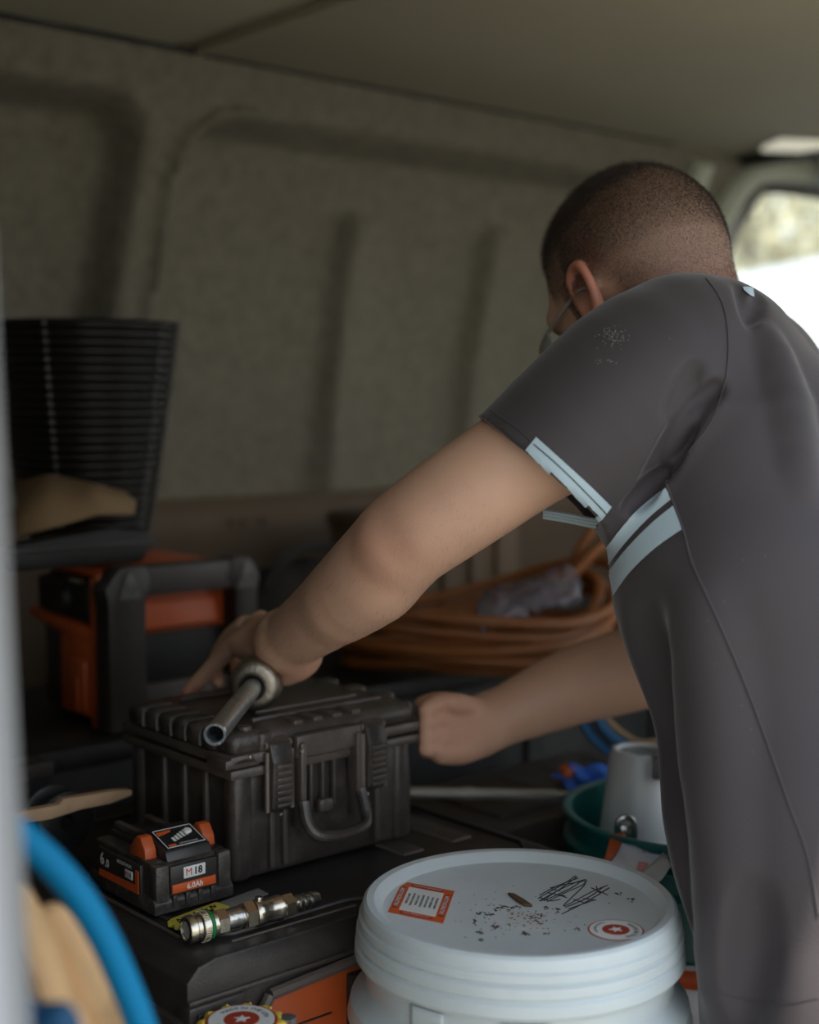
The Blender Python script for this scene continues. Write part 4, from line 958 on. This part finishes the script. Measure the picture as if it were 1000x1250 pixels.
def relax(P, Q, it=1, lam=.5):
    for _ in range(it):
        S = np.zeros_like(P); c = np.zeros(len(P))
        for a_ in range(4):
            for b_ in (1, 3): np.add.at(S, Q[:, a_], P[Q[:, (a_+b_) % 4]]); np.add.at(c, Q[:, a_], 1)
        P = P+lam*(S/np.maximum(c, 1)[:, None]-P)
    return P
def obj_from(name, P, Q, mat, parent=None, origin=(0, 0, 0)):
    me = bpy.data.meshes.new(name); P = P-np.array(origin)
    me.vertices.add(len(P)); me.vertices.foreach_set('co', P.astype(np.float32).ravel()); me.loops.add(len(Q)*4); me.loops.foreach_set('vertex_index', Q.astype(np.int32).ravel())
    me.polygons.add(len(Q)); me.polygons.foreach_set('loop_start', np.arange(0, len(Q)*4, 4, dtype=np.int32)); me.polygons.foreach_set('loop_total', np.full(len(Q), 4, np.int32))
    me.update(calc_edges=True); me.validate(); me.polygons.foreach_set('use_smooth', [True]*len(me.polygons)); me.materials.append(mat)
    o = bpy.data.objects.new(name, me); COL.objects.link(o); o.parent = parent; return o

# ---- tan padded rolls in the foreground
def rolls():
    for nm, lab, line, rad in (('suede_roll', 'tan suede padded roll with a seam, beside the blue hose', [(62, 1126), (84, 1168), (110, 1228), (140, 1300)], [.0120, .0155, .0170, .018]),
                               ('suede_roll', 'leftmost tan suede padded roll, tucked by the door edge', [(16, 1100), (40, 1150), (66, 1225), (94, 1300)], [.0120, .0130, .0135, .014])):
        dd = .86 if 'seam' in lab else .835
        pts = [W(x, y, dd) for x, y in line]; e = pts[-1]; pts += [np.array([e[0]+.02, e[1], .25]), np.array([e[0]+.025, e[1], .03])]; rad = rad+[.020, .020] if dd > .85 else rad+[.0165, .0165]
        A = np.array(pts); Fd = Field(A.min(0)-.05, A.max(0)+.05, .003); sp = spline(pts, 3); rr = np.interp(np.linspace(0, 1, len(sp)), np.linspace(0, 1, len(rad)), rad); Fd.chain(sp, list(rr), .006)
        Pm, Q = Fd.mesh(); base = np.array([e[0]+.02, e[1], 0]); t = thing(nm, lab, 'padding', base); obj_from('padding', Pm, Q, TAN, t, base)
        mb = MB(); sn = [Vector(p_-base)+Vector((-.15, -.98, .1))*(r_+.0002) for p_, r_ in zip(sp, rr)]; mb.tube(sn, .0006, 6); mb.build('seam', M('seam_brown', (150, 110, 76), .9), t)
    t = thing('orange_strap', 'bright orange webbing between the tan rolls', 'strap', (*W(60, 1260, .90)[:2], 0)); o = Vector(t.location)
    pts = [Vector(W(x, y, .90))-o for x, y in ((22, 1150), (40, 1190), (62, 1240), (85, 1290))]; pts += [Vector((pts[-1].x+.02, 0, .2)), Vector((pts[-1].x+.02, 0, .012))]
    MB().tube(spline(pts, 6), .012, 12).build('webbing', M('orange_webbing', (230, 120, 30), .7), t); MB().box(pts[-1].x-.02, pts[-1].x+.02, -.014, .014, 0, .012, .002).build('end_stop', ORG, t)
rolls()

# ================================================================== THE MAN
exec_person = True
PHI = R(35); TIL = R(33)
def person():
    base = np.array([.62, .98, -.60]); man = thing('person', 'man in charcoal short-sleeved sports shirt leaning in over the cases', 'person', base)
    # head frame
    fh = np.array([-math.sin(PHI), math.cos(PHI), 0]); l = np.array([-math.cos(PHI), -math.sin(PHI), 0]); up0 = np.array([0, 0, 1.])
    f = fh*math.cos(TIL)-up0*math.sin(TIL); u = up0*math.cos(TIL)+fh*math.sin(TIL)
    O = W(718, 367, 1.42)-l*.078
    def H(x, y, z): return O+f*x+l*y+u*z
    # torso frame
    pt = R(52); lt = np.array([-math.cos(pt), -math.sin(pt), 0]); ft = np.array([-math.sin(pt), math.cos(pt), 0])
    S5 = W(898, 462, 1.42); NB = W(838, 412, 1.46)
    SL = W(832, 432, 1.30); SR = W(975, 560, 1.60)
    torso = [W(1100, 1480, 1.24), W(1062, 1250, 1.25), W(1003, 1000, 1.29), W(950, 720, 1.34), W(925, 580, 1.38), S5]
    TA = [.165, .165, .160, .178, .180, .115]; TB = [.125, .120, .112, .122, .118, .070]
    # ------------------------------------------------ body
    fb = Field((-.33, .96, .12), (.64, 1.82, 1.16), .0028)
    fb.seg(torso[0], torso[2], lt, (.135, .125), (.10, .09), .03); fb.seg(torso[2], torso[4], lt, (.125, .15), (.09, .098), .03); fb.seg(torso[4], S5, lt, (.15, .10), (.095, .06), .03)
    fb.chain([W(985, 1560, 1.25), torso[0], torso[1]], [.09, .10, .09], .03)
    # left arm
    la = [SL, W(735, 500, 1.285), W(636, 561, 1.28), W(562, 611, 1.285), W(500, 655, 1.30), W(478, 677, 1.315), W(437, 716, 1.35), W(393, 752, 1.405), W(352, 781, 1.47)]
    lr = [.062, .054, .0500, .0488, .0466, .0460, .0430, .0368, .0312]
    fb.chain(la, lr, .022)
    fb.cone(W(468, 668, 1.285), W(478, 664, 1.285), .016, .014, .02)      # point of the elbow
    fb.cone(W(520, 640, 1.27), W(600, 600, 1.262), .016, .018, .03)
    fb.cone(W(460, 715, 1.33), W(415, 742, 1.36), .026, .020, .03)
    # left hand: palm over the collar, little finger stretched onto the lid
    wr = W(350, 782, 1.475)
    fb.chain([wr, W(325, 790, 1.50), W(300, 788, 1.535)], [.030, .0215, .0165], .016)
    fb.chain([wr, W(338, 770, 1.51), W(312, 766, 1.56)], [.027, .019, .0145], .016)
    fb.chain([W(340, 782, 1.50), W(325, 778, 1.55)], [.022, .018], .016)
    fb.chain([W(292, 784, 1.545), W(272, 800, 1.568), W(252, 822, 1.585), W(238, 836, 1.590), W(229, 845, 1.590)], [.0128, .0104, .0096, .0090, .0078], .005)
    fb.chain([W(300, 764, 1.57), W(281, 778, 1.60), W(266, 802, 1.615), W(262, 820, 1.615), W(266, 834, 1.60)], [.0125, .0105, .0098, .009, .008], .004)
    fb.chain([W(318, 758, 1.585), W(302, 772, 1.62), W(290, 796, 1.63), W(290, 816, 1.62), W(296, 828, 1.60)], [.0125, .0105, .0098, .009, .008], .004)
    fb.chain([W(335, 762, 1.59), W(328, 776, 1.625), W(322, 800, 1.635), W(320, 820, 1.62), W(320, 832, 1.60)], [.0125, .0105, .0098, .009, .008], .004)
    fb.chain([W(362, 790, 1.475), W(374, 803, 1.47), W(366, 817, 1.475), W(350, 826, 1.49)], [.0215, .0165, .0125, .0102], .010)
    # right arm and hand closing on the end of the case
    ra = [SR, W(950, 650, 1.62), W(880, 790, 1.64), W(790, 812, 1.63), W(700, 838, 1.62), W(620, 872, 1.605), W(592, 882, 1.60)]
    fb.chain(ra, [.058, .050, .046, .0490, .0440, .0340, .0305], .02)
    fb.chain([W(592, 882, 1.60), W(565, 882, 1.575), W(545, 876, 1.565)], [.030, .024, .020], .015)
    fb.chain([W(580, 900, 1.585), W(562, 912, 1.565), W(540, 916, 1.55)], [.024, .020, .016], .015)
    for (ya, yb, yc, dz) in ((862, 860, 868, .0), (880, 878, 884, .0), (898, 896, 900, .0), (914, 914, 914, .002)):
        fb.chain([W(548, ya, 1.565), W(532, yb, 1.545), W(521, yc, 1.535), W(519, yc+4, 1.56)], [.0115, .0105, .0095, .008], .004)
    fb.chain([W(578, 866, 1.575), W(556, 858, 1.55), W(530, 856, 1.56), W(514, 859, 1.575)], [.014, .0115, .010, .008], .006)
    # neck and head
    fb.chain([S5, NB, H(-.030, 0, -.045)], [.066, .060, .058], .03); fb.cone(H(-.045, 0, .0), NB+np.array([.02, -.02, -.02]), .052, .055, .03)
    fb.ell(H(-.004, 0, .050), (f, l, u), (.099, .079, .089), .02); fb.ell(H(-.040, 0, .040), (f, l, u), (.068, .073, .075), .03)
    fb.ell(H(.040, 0, -.020), (f, l, u), (.056, .060, .082), .025); fb.ell(H(.060, 0, -.075), (f, l, u), (.032, .034, .025), .02); fb.ell(H(.02, 0, -.045), (f, l, u), (.06, .058, .045), .02)
    fb.ell(H(.082, 0, .035), (f, l, u), (.018, .052, .014), .015)
    fb.chain([H(.092, 0, .018), H(.108, 0, -.012), H(.112, 0, -.024)], [.010, .011, .013], .008); fb.cone(H(.103, -.012, -.027), H(.103, .012, -.027), .008, .008, .006)
    for sx in (-1, 1):
        fb.ell(H(.090, .032*sx, .004), (f, l, u), (.014, .016, .011), .008, 'sub'); fb.ell(H(.083, .032*sx, .004), (f, l, u), (.0125, .0125, .0125), .002)
        fb.ell(H(.068, .050*sx, -.025), (f, l, u), (.02, .015, .02), .02)
        # ear: rim, lobe, bowl
        e0 = lambda x, z, y=.079: H(x, y*sx, z)
        rim = [e0(.008, -.012), e0(.013, .006), e0(.010, .026, .082), e0(-.004, .035, .086), e0(-.018, .030, .090), e0(-.024, .014, .092), e0(-.021, -.004, .089), e0(-.012, -.020, .084), e0(-.002, -.030, .081), e0(.006, -.024, .079)]
        fb.chain(rim, [.0048]*4+[.0052]*3+[.006, .0068, .005], .004)
        fb.ell(e0(-.006, .004, .080), (f, l, u), (.015, .0045, .026), .006); fb.ell(e0(.000, .000, .089), (f, l, u), (.008, .007, .011), .004, 'sub')
    fb.chain([H(.098, -.022, -.052), H(.106, 0, -.050), H(.098, .022, -.052)], [.004, .007, .004], .005); fb.chain([H(.097, -.018, -.061), H(.103, 0, -.061), H(.097, .018, -.061)], [.004, .007, .004], .005)
    Pm, Q = fb.mesh(); Pm = relax(Pm, Q, 2, .5)
    body = obj_from('body', Pm, Q, SKIN, man, base)
    # colour attributes: hair cover and ruddiness
    q = Pm-O; hx, hy, hz = q@f, q@l, q@u
    def ss_(a_, b_, x): t = np.clip((x-a_)/(b_-a_), 0, 1); return t*t*(3-2*t)
    lim = np.where(hx > .055, .085, np.where(hx > .012, .018+.9*(hx-.012)*.5, -.035))     # hairline height
    hd = ss_(0, .10, hz-lim)*.28+.72*ss_(-.014, .012, hz-lim)
    near0 = (np.linalg.norm(q, axis=1) < .2)*(np.abs(hy) < .0845)*(1-ss_(.060, .076, np.abs(hy))*ss_(.015, -.01, hz)*ss_(-.045, -.025, hx))
    hd = hd*ss_(-.09, -.04, hz)*(np.abs(hy) < .0845)*(hz > -.075)
    hd = np.where((hx < .012) & (hz < .03), np.maximum(hd*ss_(-.05, .03, hz), .74*ss_(-.090, -.030, hz)), hd)*near0
    sideb = ss_(-.03, .0, hz)*(hx > .010)*(hx < .034)*(np.abs(hy) > .045)*.7; hd = np.maximum(hd, sideb*(hz < .05))
    near = (np.linalg.norm(q, axis=1) < .2); hd = hd*near
    at = body.data.attributes.new('hair_density', 'FLOAT', 'POINT'); at.data.foreach_set('value', hd.astype(np.float32))
    ear = near*ss_(.076, .086, np.abs(hy))*(np.abs(hz) < .05)*(np.abs(hx+.005) < .035)
    nape = near*ss_(.02, -.07, hz)*ss_(.0, -.05, hx)*.55
    ft_ = np.zeros(len(Pm))
    for px, py, d_, r_, a_ in ((232, 843, 1.59, .016, .6), (470, 668, 1.28, .035, .35), (372, 815, 1.47, .02, .4), (545, 880, 1.56, .05, .35)): ft_ = np.maximum(ft_, a_*np.exp(-(np.linalg.norm(Pm-W(px, py, d_), axis=1)/r_)**2))
    at = body.data.attributes.new('ruddy', 'FLOAT', 'POINT'); at.data.foreach_set('value', np.clip(np.maximum(np.maximum(ear*.8, nape), ft_), 0, 1).astype(np.float32))
    # nails
    # ------------------------------------------------ hair strands
    me = body.data; nrm = np.zeros((len(Pm), 3), np.float32).ravel(); me.vertices.foreach_get('normal', nrm); nrm = nrm.reshape(-1, 3)
    rs = np.random.RandomState(11); cand = np.where(hd > .04)[0]; wts = hd[cand]**2.2; pick = rs.choice(cand, 110000, p=wts/wts.sum()); n_ = len(pick)
    p0 = Pm[pick]+rs.normal(0, .0008, (n_, 3)); nn = nrm[pick]; hz_, hx_ = hz[pick], hx[pick]
    top = ss_(.075, .115, hz_+.1*hx_); ln = (.0006+.0032*hd[pick]**2+.010*top)*rs.uniform(.7, 1.2, n_)
    flow = f*.35-u*.55*(1-top)[:, None]+f*(.5*top)[:, None]; dr = nn*.75+flow+rs.normal(0, .22, (n_, 3)); dr /= np.linalg.norm(dr, axis=1)[:, None]
    sd = np.cross(dr, rs.normal(size=(n_, 3))); sd /= np.linalg.norm(sd, axis=1)[:, None]; wd = .00013
    p0 = p0-nn*.0003
    V3 = np.stack([p0-sd*wd, p0+sd*wd, p0+dr*ln[:, None]], 1).reshape(-1, 3)-base
    me = bpy.data.meshes.new('hair'); me.vertices.add(len(V3)); me.vertices.foreach_set('co', V3.astype(np.float32).ravel()); me.loops.add(n_*3); me.loops.foreach_set('vertex_index', np.arange(n_*3, dtype=np.int32)); me.polygons.add(n_)
    me.polygons.foreach_set('loop_start', np.arange(0, n_*3, 3, dtype=np.int32)); me.polygons.foreach_set('loop_total', np.full(n_, 3, np.int32)); me.update(calc_edges=True); me.materials.append(HAIRM)
    ho = bpy.data.objects.new('hair', me); COL.objects.link(ho); ho.parent = man; ho['kind'] = 'stuff'; ho['label'] = 'close-cropped dark brown hair'
    # ------------------------------------------------ shirt
    sh = Field((.04, .90, .16), (.72, 1.90, 1.03), .0028)
    hem = (np.array([0, 0, .285]), np.array([0, 0, -1.]))
    for i in range(5):
        sh.seg(torso[i], torso[i+1], lt, (TA[i], TA[i+1]), (TB[i], TB[i+1]), .035, cut=[(torso[1]+[0, 0, -.02], np.array([0, 0, -1.]))] if i < 2 else None)
    # left sleeve cut at the cuff
    r1, r2 = W(578, 514, 1)-CAMP, W(746, 641, 1)-CAMP; cn = np.cross(r1, r2); cn /= np.linalg.norm(cn)
    axs = W(636, 561, 1.28)-SL; axs /= np.linalg.norm(axs)
    if cn@axs < 0: cn = -cn
    cn = cn*.93+axs*.25; cn /= np.linalg.norm(cn)
    cp = W(662, 577, 1.28); cuff = (cp, cn)
    sl = [W(860, 455, 1.335), W(795, 462, 1.295), W(725, 520, 1.28), W(655, 583, 1.275), W(600, 625, 1.27)]; sr = [.085, .0825, .0805, .0765, .075]
    sh.chain(sl, sr, .03, cut=[cuff])
    sh.cone(W(885, 432, 1.37), W(838, 416, 1.315), .058, .054, .035)       # over the shoulder
    sh.cone(S5, W(880, 402, 1.45), .065, .048, .03)                        # neck ring
    sh.cone(W(918, 462, 1.46), W(975, 560, 1.55), .062, .085, .03)
    # right sleeve
    sR = [W(965, 560, 1.58), W(958, 660, 1.62)]; ax2 = sR[1]-sR[0]; ax2 /= np.linalg.norm(ax2); sh.cone(sR[0], sR[1]+ax2*.05, .078, .072, .03, cut=[(sR[1], ax2)]); sh.cone(sR[1]-ax2*.05, sR[1]+ax2*.1, .062, .066, .002, 'sub')
    # open the sleeve
    ca = (sl[4]-sl[3])/np.linalg.norm(sl[4]-sl[3]); tt = float((cp-sl[3])@cn/(ca@cn)); ce = sl[3]+ca*tt
    sh.chain(sl+[sl[4]+ca*.04], [q_-.0085 for q_ in sr]+[sr[-1]-.0085], .0015, 'sub', cut=[(cp-cn*.03, -cn)])
    # neck opening
    sh.cone(NB+u*.0, NB+(H(-.04, 0, -.03)-NB)*1.4, .050, .062, .004, 'sub')
    # folds: press grooves / raise ridges along surface lines
    def line(pts, r0, dep, mode, k=.012):
        P3 = [sh.march(x, y) for x, y in pts]; P3 = [p_ for p_ in P3 if p_ is not None]
        if len(P3) < 2: return
        out = []
        for p_ in P3:
            v_ = p_-CAMP; v_ /= np.linalg.norm(v_); out.append(p_-v_*(r0-dep) if mode == 'sub' else p_+v_*(r0-dep))
        sp = spline(out, 3); m_ = len(sp); rad = [r0*(.55+.45*math.sin(math.pi*(i+.5)/m_)) for i in range(m_)] if mode == 'add' else [r0*(.6+.4*math.sin(math.pi*(i+.5)/m_)) for i in range(m_)]
        for i in range(m_-1): sh.cone(sp[i], sp[i+1], rad[i], rad[i+1], k, mode)
    line([(876, 472), (858, 488), (838, 514), (820, 542), (802, 572), (786, 596)], .010, .013, 'sub', .006)
    line([(846, 520), (828, 548), (812, 578)], .009, .010, 'sub', .006)
    line([(812, 576), (798, 590), (782, 606), (768, 620)], .010, .012, 'sub', .005)
    line([(850, 448), (838, 478), (822, 505)], .009, .006, 'sub', .008)
    line([(850, 500), (834, 522), (816, 552)], .007, .004, 'add', .006)
    line([(905, 352), (912, 372), (918, 395)], .007, .004, 'sub', .008)
    line([(928, 358), (925, 372), (918, 392)], .006, .003, 'sub', .008)
    line([(780, 760), (800, 900), (832, 1040), (860, 1160)], .020, .003, 'sub', .035)
    line([(862, 740), (880, 900), (890, 1060), (890, 1200)], .020, .003, 'add', .035)
    line([(920, 1100), (915, 1170), (905, 1240)], .012, .003, 'sub', .02)
    line([(935, 420), (960, 500), (975, 600)], .014, .002, 'add', .02)
    # hollow hem
    sh.seg(torso[0], torso[1]+(torso[2]-torso[1])*.2, lt, (TA[0]-.012, TA[1]-.014), (TB[0]-.012, TB[1]-.014), .002, 'sub')
    Ps, Qs = sh.mesh(); Ps = relax(Ps, Qs, 2, .5)
    shirt = obj_from('shirt', Ps, Qs, SHIRT, man, base); shirt['label'] = 'charcoal sports shirt with pale stripes'
    bv = BVHTree.FromPolygons([tuple(p_) for p_ in Ps], [tuple(map(int, q_)) for q_ in Qs])
    def hit(px, py, off=0.0):
        d_ = Vector(W(px, py, 1)-CAMP).normalized(); r_ = bv.ray_cast(Vector(CAMP), d_)
        if r_[0] is None: return None
        nn_ = r_[1] if r_[1].dot(d_) < 0 else -r_[1]; return r_[0]+nn_*off
    def patch(quads_px, name, mat, parent, off=.0012, nu=40, nv=8):
        # quads_px: top polyline, bottom polyline
        T_, B_ = quads_px; Tt = np.array(spline([np.array([*p_, 0.]) for p_ in T_], 12)); Bt = np.array(spline([np.array([*p_, 0.]) for p_ in B_], 12))
        tt = np.linspace(0, 1, nu+1); Ti = np.stack([np.interp(tt, np.linspace(0, 1, len(Tt)), Tt[:, c_]) for c_ in (0, 1)], 1); Bi = np.stack([np.interp(tt, np.linspace(0, 1, len(Bt)), Bt[:, c_]) for c_ in (0, 1)], 1)
        mb = MB(); G = []
        for v_ in range(nv+1):
            row = []
            for i in range(nu+1):
                p_ = Ti[i]*(1-v_/nv)+Bi[i]*v_/nv; h_ = hit(p_[0], p_[1], off); row.append(mb.bm.verts.new(h_-Vector(base)) if h_ is not None else None)
            G.append(row)
        for v_ in range(nv):
            for i in range(nu):
                c_ = (G[v_][i], G[v_][i+1], G[v_+1][i+1], G[v_+1][i])
                if all(c_) and max((a_.co-b_.co).length for a_ in c_ for b_ in c_) < .05: mb.bm.faces.new(c_)
        while True:                                   # keep the one connected patch
            isl = []; seen = set()
            for v0 in mb.bm.verts:
                if v0 in seen: continue
                st = [v0]; cp_ = []; seen.add(v0)
                while st:
                    v = st.pop(); cp_.append(v)
                    for e in v.link_edges:
                        w_ = e.other_vert(v)
                        if w_ not in seen: seen.add(w_); st.append(w_)
                isl.append(cp_)
            if len(isl) < 2: break
            isl.sort(key=len); bmesh.ops.delete(mb.bm, geom=[v for c_ in isl[:-1] for v in c_], context='VERTS')
        o_ = mb.build(name, mat, parent); return o_
    patch(([(741, 668), (760, 642), (785, 618), (813, 596)], [(744, 690), (765, 662), (793, 632), (821, 609)]), 'side_stripe', BAND, shirt)
    patch(([(744, 698), (765, 671), (795, 640), (823, 617)], [(750, 727), (770, 699), (800, 670), (834, 646)]), 'side_stripe', BAND, shirt)
    patch(([(655, 534), (684, 560), (716, 589), (746, 618)], [(640, 552), (668, 579), (698, 610), (728, 642)]), 'cuff_band', BAND, shirt, .0014)
    mb = MB(); lp = spline([W(664, 624, 1.335), W(690, 628, 1.32), W(715, 633, 1.30), W(733, 636, 1.28)], 4)
    for k_ in range(3): mb.tube([p_-base+np.array([0, 0, -.0028*k_]) for p_ in lp], .0022, 6)
    mb.build('cuff_lining', BAND, shirt)
    def seam(pts, name='seam', r_=.0007, mat=SEAM, off=.0004):
        pp = []; 
        for p_ in spline([np.array([*q_, 0.]) for q_ in pts], 8):
            h_ = hit(p_[0], p_[1], off)
            if h_ is not None and (not pp or (h_-Vector(base)-pp[-1]).length < .04): pp.append(h_-Vector(base))
        if len(pp) > 2: MB().tube(pp, r_, 6).build(name, mat, shirt)
    seam([(862, 340), (877, 361), (886, 387), (889, 427), (884, 471), (868, 515), (842, 550), (813, 590)])
    seam([(813, 590), (834, 646), (846, 689), (875, 754), (905, 824), (934, 900), (963, 981), (986, 1046), (999, 1116)], r_=.0012)
    seam([(652, 543), (680, 567), (711, 597), (740, 627)], r_=.0005, mat=INK, off=.0018)
    seam([(598, 500), (615, 512), (636, 527), (652, 543)], r_=.0005)
    seam([(878, 1212), (920, 1222), (960, 1225), (999, 1218)], r_=.0006)
    # pale dust and lint on the shoulder
    mb = MB(); rs = np.random.RandomState(8)
    for k in range(150):
        if k < 110: x_, y_ = 748+rs.normal()*8, 411+rs.normal()*6
        elif k < 128: x_, y_ = 742+rs.normal()*8, 441+rs.normal()*2
        else: x_, y_ = rs.uniform(700, 985), rs.uniform(400, 1150)
        h_ = hit(x_, y_, .0003)
        if h_ is not None: bmesh.ops.create_icosphere(mb.bm, subdivisions=1, radius=rs.uniform(.0002, .0006) if k < 128 else .0004, matrix=Matrix.Translation(h_-Vector(base)))
    o_ = mb.build('lint', M('pale_lint', (138, 132, 130), .9), shirt); o_['kind'] = 'stuff'
    # collar
    mb = MB(); cpts = []
    axn = (H(-.04, 0, -.03)-NB); axn /= np.linalg.norm(axn); e1 = np.cross(axn, lt); e1 /= np.linalg.norm(e1); e2 = np.cross(axn, e1)
    mb.tube([NB+axn*.010+(e1*math.cos(a_)+e2*math.sin(a_))*.061-base for a_ in np.linspace(0, 2*math.pi, 41)[:-1]], .006, 8, cyc=True); mb.build('collar', SHIRT, shirt)
    patch(([(906, 352), (912, 352), (918, 353)], [(908, 356), (914, 361), (919, 363)]), 'collar_stripe', BAND, shirt, .002, 10, 4)
    # ------------------------------------------------ trousers, boots
    tr = Field((.05, .30, -.62), (1.0, 1.65, .42), .008); hp = torso[1]+[0, 0, -.02]
    tr.seg(torso[0]+[0, 0, -.02], hp+[0, 0, .03], lt, (.150, .150), (.105, .105), .03, cut=[(hp+[0, 0, .06], np.array([0, 0, 1.]))])
    back = np.array([.60, -.75, 0]); 
    for sgn in (1, -1):
        h0 = torso[0]+lt*.085*sgn; kn = np.array([h0[0]+.02, h0[1]-.10, -.13]); an = kn+np.array([.05, -.10, -.37])
        tr.chain([h0+[0, 0, .04], (h0+kn)/2, kn, (kn+an)/2, an], [.088, .082, .066, .062, .056], .02)
        bt = Field((an+[-.3, -.3, -.2]), (an+[.3, .3, .2]), .005); bt.chain([an+[0, 0, .05], an+[0, 0, -.045]], [.046, .042], .01, cut=[((0, 0, -.6), (0, 0, -1.))]); bt.chain([an+[0, 0, -.06], an+[-.09, .10, -.065], an+[-.13, .15, -.07]], [.044, .042, .034], .01, cut=[((0, 0, -.6), (0, 0, -1.))])
        Pb, Qb = bt.mesh(); obj_from('boot', Pb, Qb, BOOT, man, base)
    Pt, Qt = tr.mesh(); obj_from('trousers', relax(Pt, Qt, 2), Qt, BRIM, man, base)
    # ------------------------------------------------ eyes, brows, glasses
    for sx in (-1, 1):
        mb = MB(); bmesh.ops.create_uvsphere(mb.bm, u_segments=20, v_segments=12, radius=.0122, matrix=Matrix.Translation(H(.0845, .032*sx, .004)-base)); e_ = mb.build('eyeball', EYE, man)
        mb = MB(); bmesh.ops.create_uvsphere(mb.bm, u_segments=14, v_segments=8, radius=.0058, matrix=Matrix.Translation(H(.0915, .032*sx, .002)-base)); mb.build('iris', IRIS, e_)
        MB().tube([H(.094, .014*sx, .026)-base, H(.096, .032*sx, .031)-base, H(.085, .050*sx, .026)-base], [.003, .0035, .002], 8).build('eyebrow', HAIRM, man)
    g = MB(); 
    for sx in (-1, 1):
        pts = [H(.118, .006*sx, .012), H(.116, .030*sx, .016), H(.104, .060*sx, .012), H(.06, .076*sx, .012), H(.01, .081*sx, .014), H(-.012, .086*sx, .006), H(-.022, .087*sx, -.012)]
        g.tube([p_-base for p_ in spline(pts, 5)], .0022, 8)
    g.tube([H(.118, -.008, .010)-base, H(.120, 0, .012)-base, H(.118, .008, .010)-base], .0022, 8)
    gl = g.build('safety_glasses', M('smoky_clear_frame', (150, 140, 130), .15), man)
    for sx in (-1, 1):
        mb = MB(); P = []
        for i in range(9):
            z_ = .014-.042*i/8; P.append([H(.118-.014*(j/8)**2, (.006+.054*j/8)*sx*(1 if i < 5 else 1-.03*(i-4)), z_)-base for j in range(9)])
        mb.grid(P); o_ = mb.build('lens', LENS, gl); solid(o_, .002, 0)
        MB().tube([H(.118-.014*(j/8)**2, (.006+.050*j/8)*sx, -.029)-base for j in range(9)], .0024, 6).build('lens_rim', CHROME, gl)
        MB().tube([H(.105, .060*sx, .012)-base, H(.105, .058*sx, -.008)-base, H(.106, .052*sx, -.027)-base], .0026, 6).build('lens_rim', CHROME, gl)
    for sx in (-1, 1):
        mb = MB(); P = []
        for i in range(6): P.append([H(.116-.046*j/6, (.050+.026*(j/6)**.7)*sx, .012-.040*(i/5)*(1-.45*j/6))-base for j in range(7)])
        mb.grid(P); o_ = mb.build('side_shield', M('glint_white_shield', (190, 196, 192), .12, trans=.55), gl); solid(o_, .0018, 0)  # whitish tint puts the clear lens's glint into its colour
        MB().tube([p_-base for p_ in (H(.116, .050*sx, .012), H(.117, .050*sx, -.008), H(.115, .050*sx, -.028), H(.094, .066*sx, -.022), H(.070, .076*sx, -.010))], .0022, 6).build('shield_rim', CHROME, gl)
    # nail of the stretched finger, sparse hairs on the arm
    rs = np.random.RandomState(4); ii = []
    d2 = np.full(len(Pm), 9.)
    for i in range(3, len(la)-1):
        a_, b_ = la[i], la[i+1]; ab = b_-a_; t_ = np.clip(((Pm-a_)@ab)/(ab@ab), 0, 1); d2 = np.minimum(d2, np.linalg.norm(Pm-a_-t_[:, None]*ab, axis=1))
    cand = np.where(d2 < .06)[0]; pick = rs.choice(cand, 1500); nn = nrm[pick]; ad = (la[-1]-la[4]); ad /= np.linalg.norm(ad)
    dr = nn*.5+ad*.5+np.array([0, 0, -.4])+rs.normal(0, .25, (1500, 3)); dr /= np.linalg.norm(dr, axis=1)[:, None]; sd = np.cross(dr, rs.normal(size=(1500, 3))); sd /= np.linalg.norm(sd, axis=1)[:, None]
    p0 = Pm[pick]-nn*.0004; V3 = np.stack([p0-sd*.00007, p0+sd*.00007, p0+dr*rs.uniform(.004, .010, (1500, 1))], 1).reshape(-1, 3)-base
    me = bpy.data.meshes.new('arm_hair'); me.from_pydata([tuple(v_) for v_ in V3], [], [(3*i, 3*i+1, 3*i+2) for i in range(1500)]); me.materials.append(ARMHAIR)
    ho = bpy.data.objects.new('arm_hair', me); COL.objects.link(ho); ho.parent = man; ho['kind'] = 'stuff'
person()
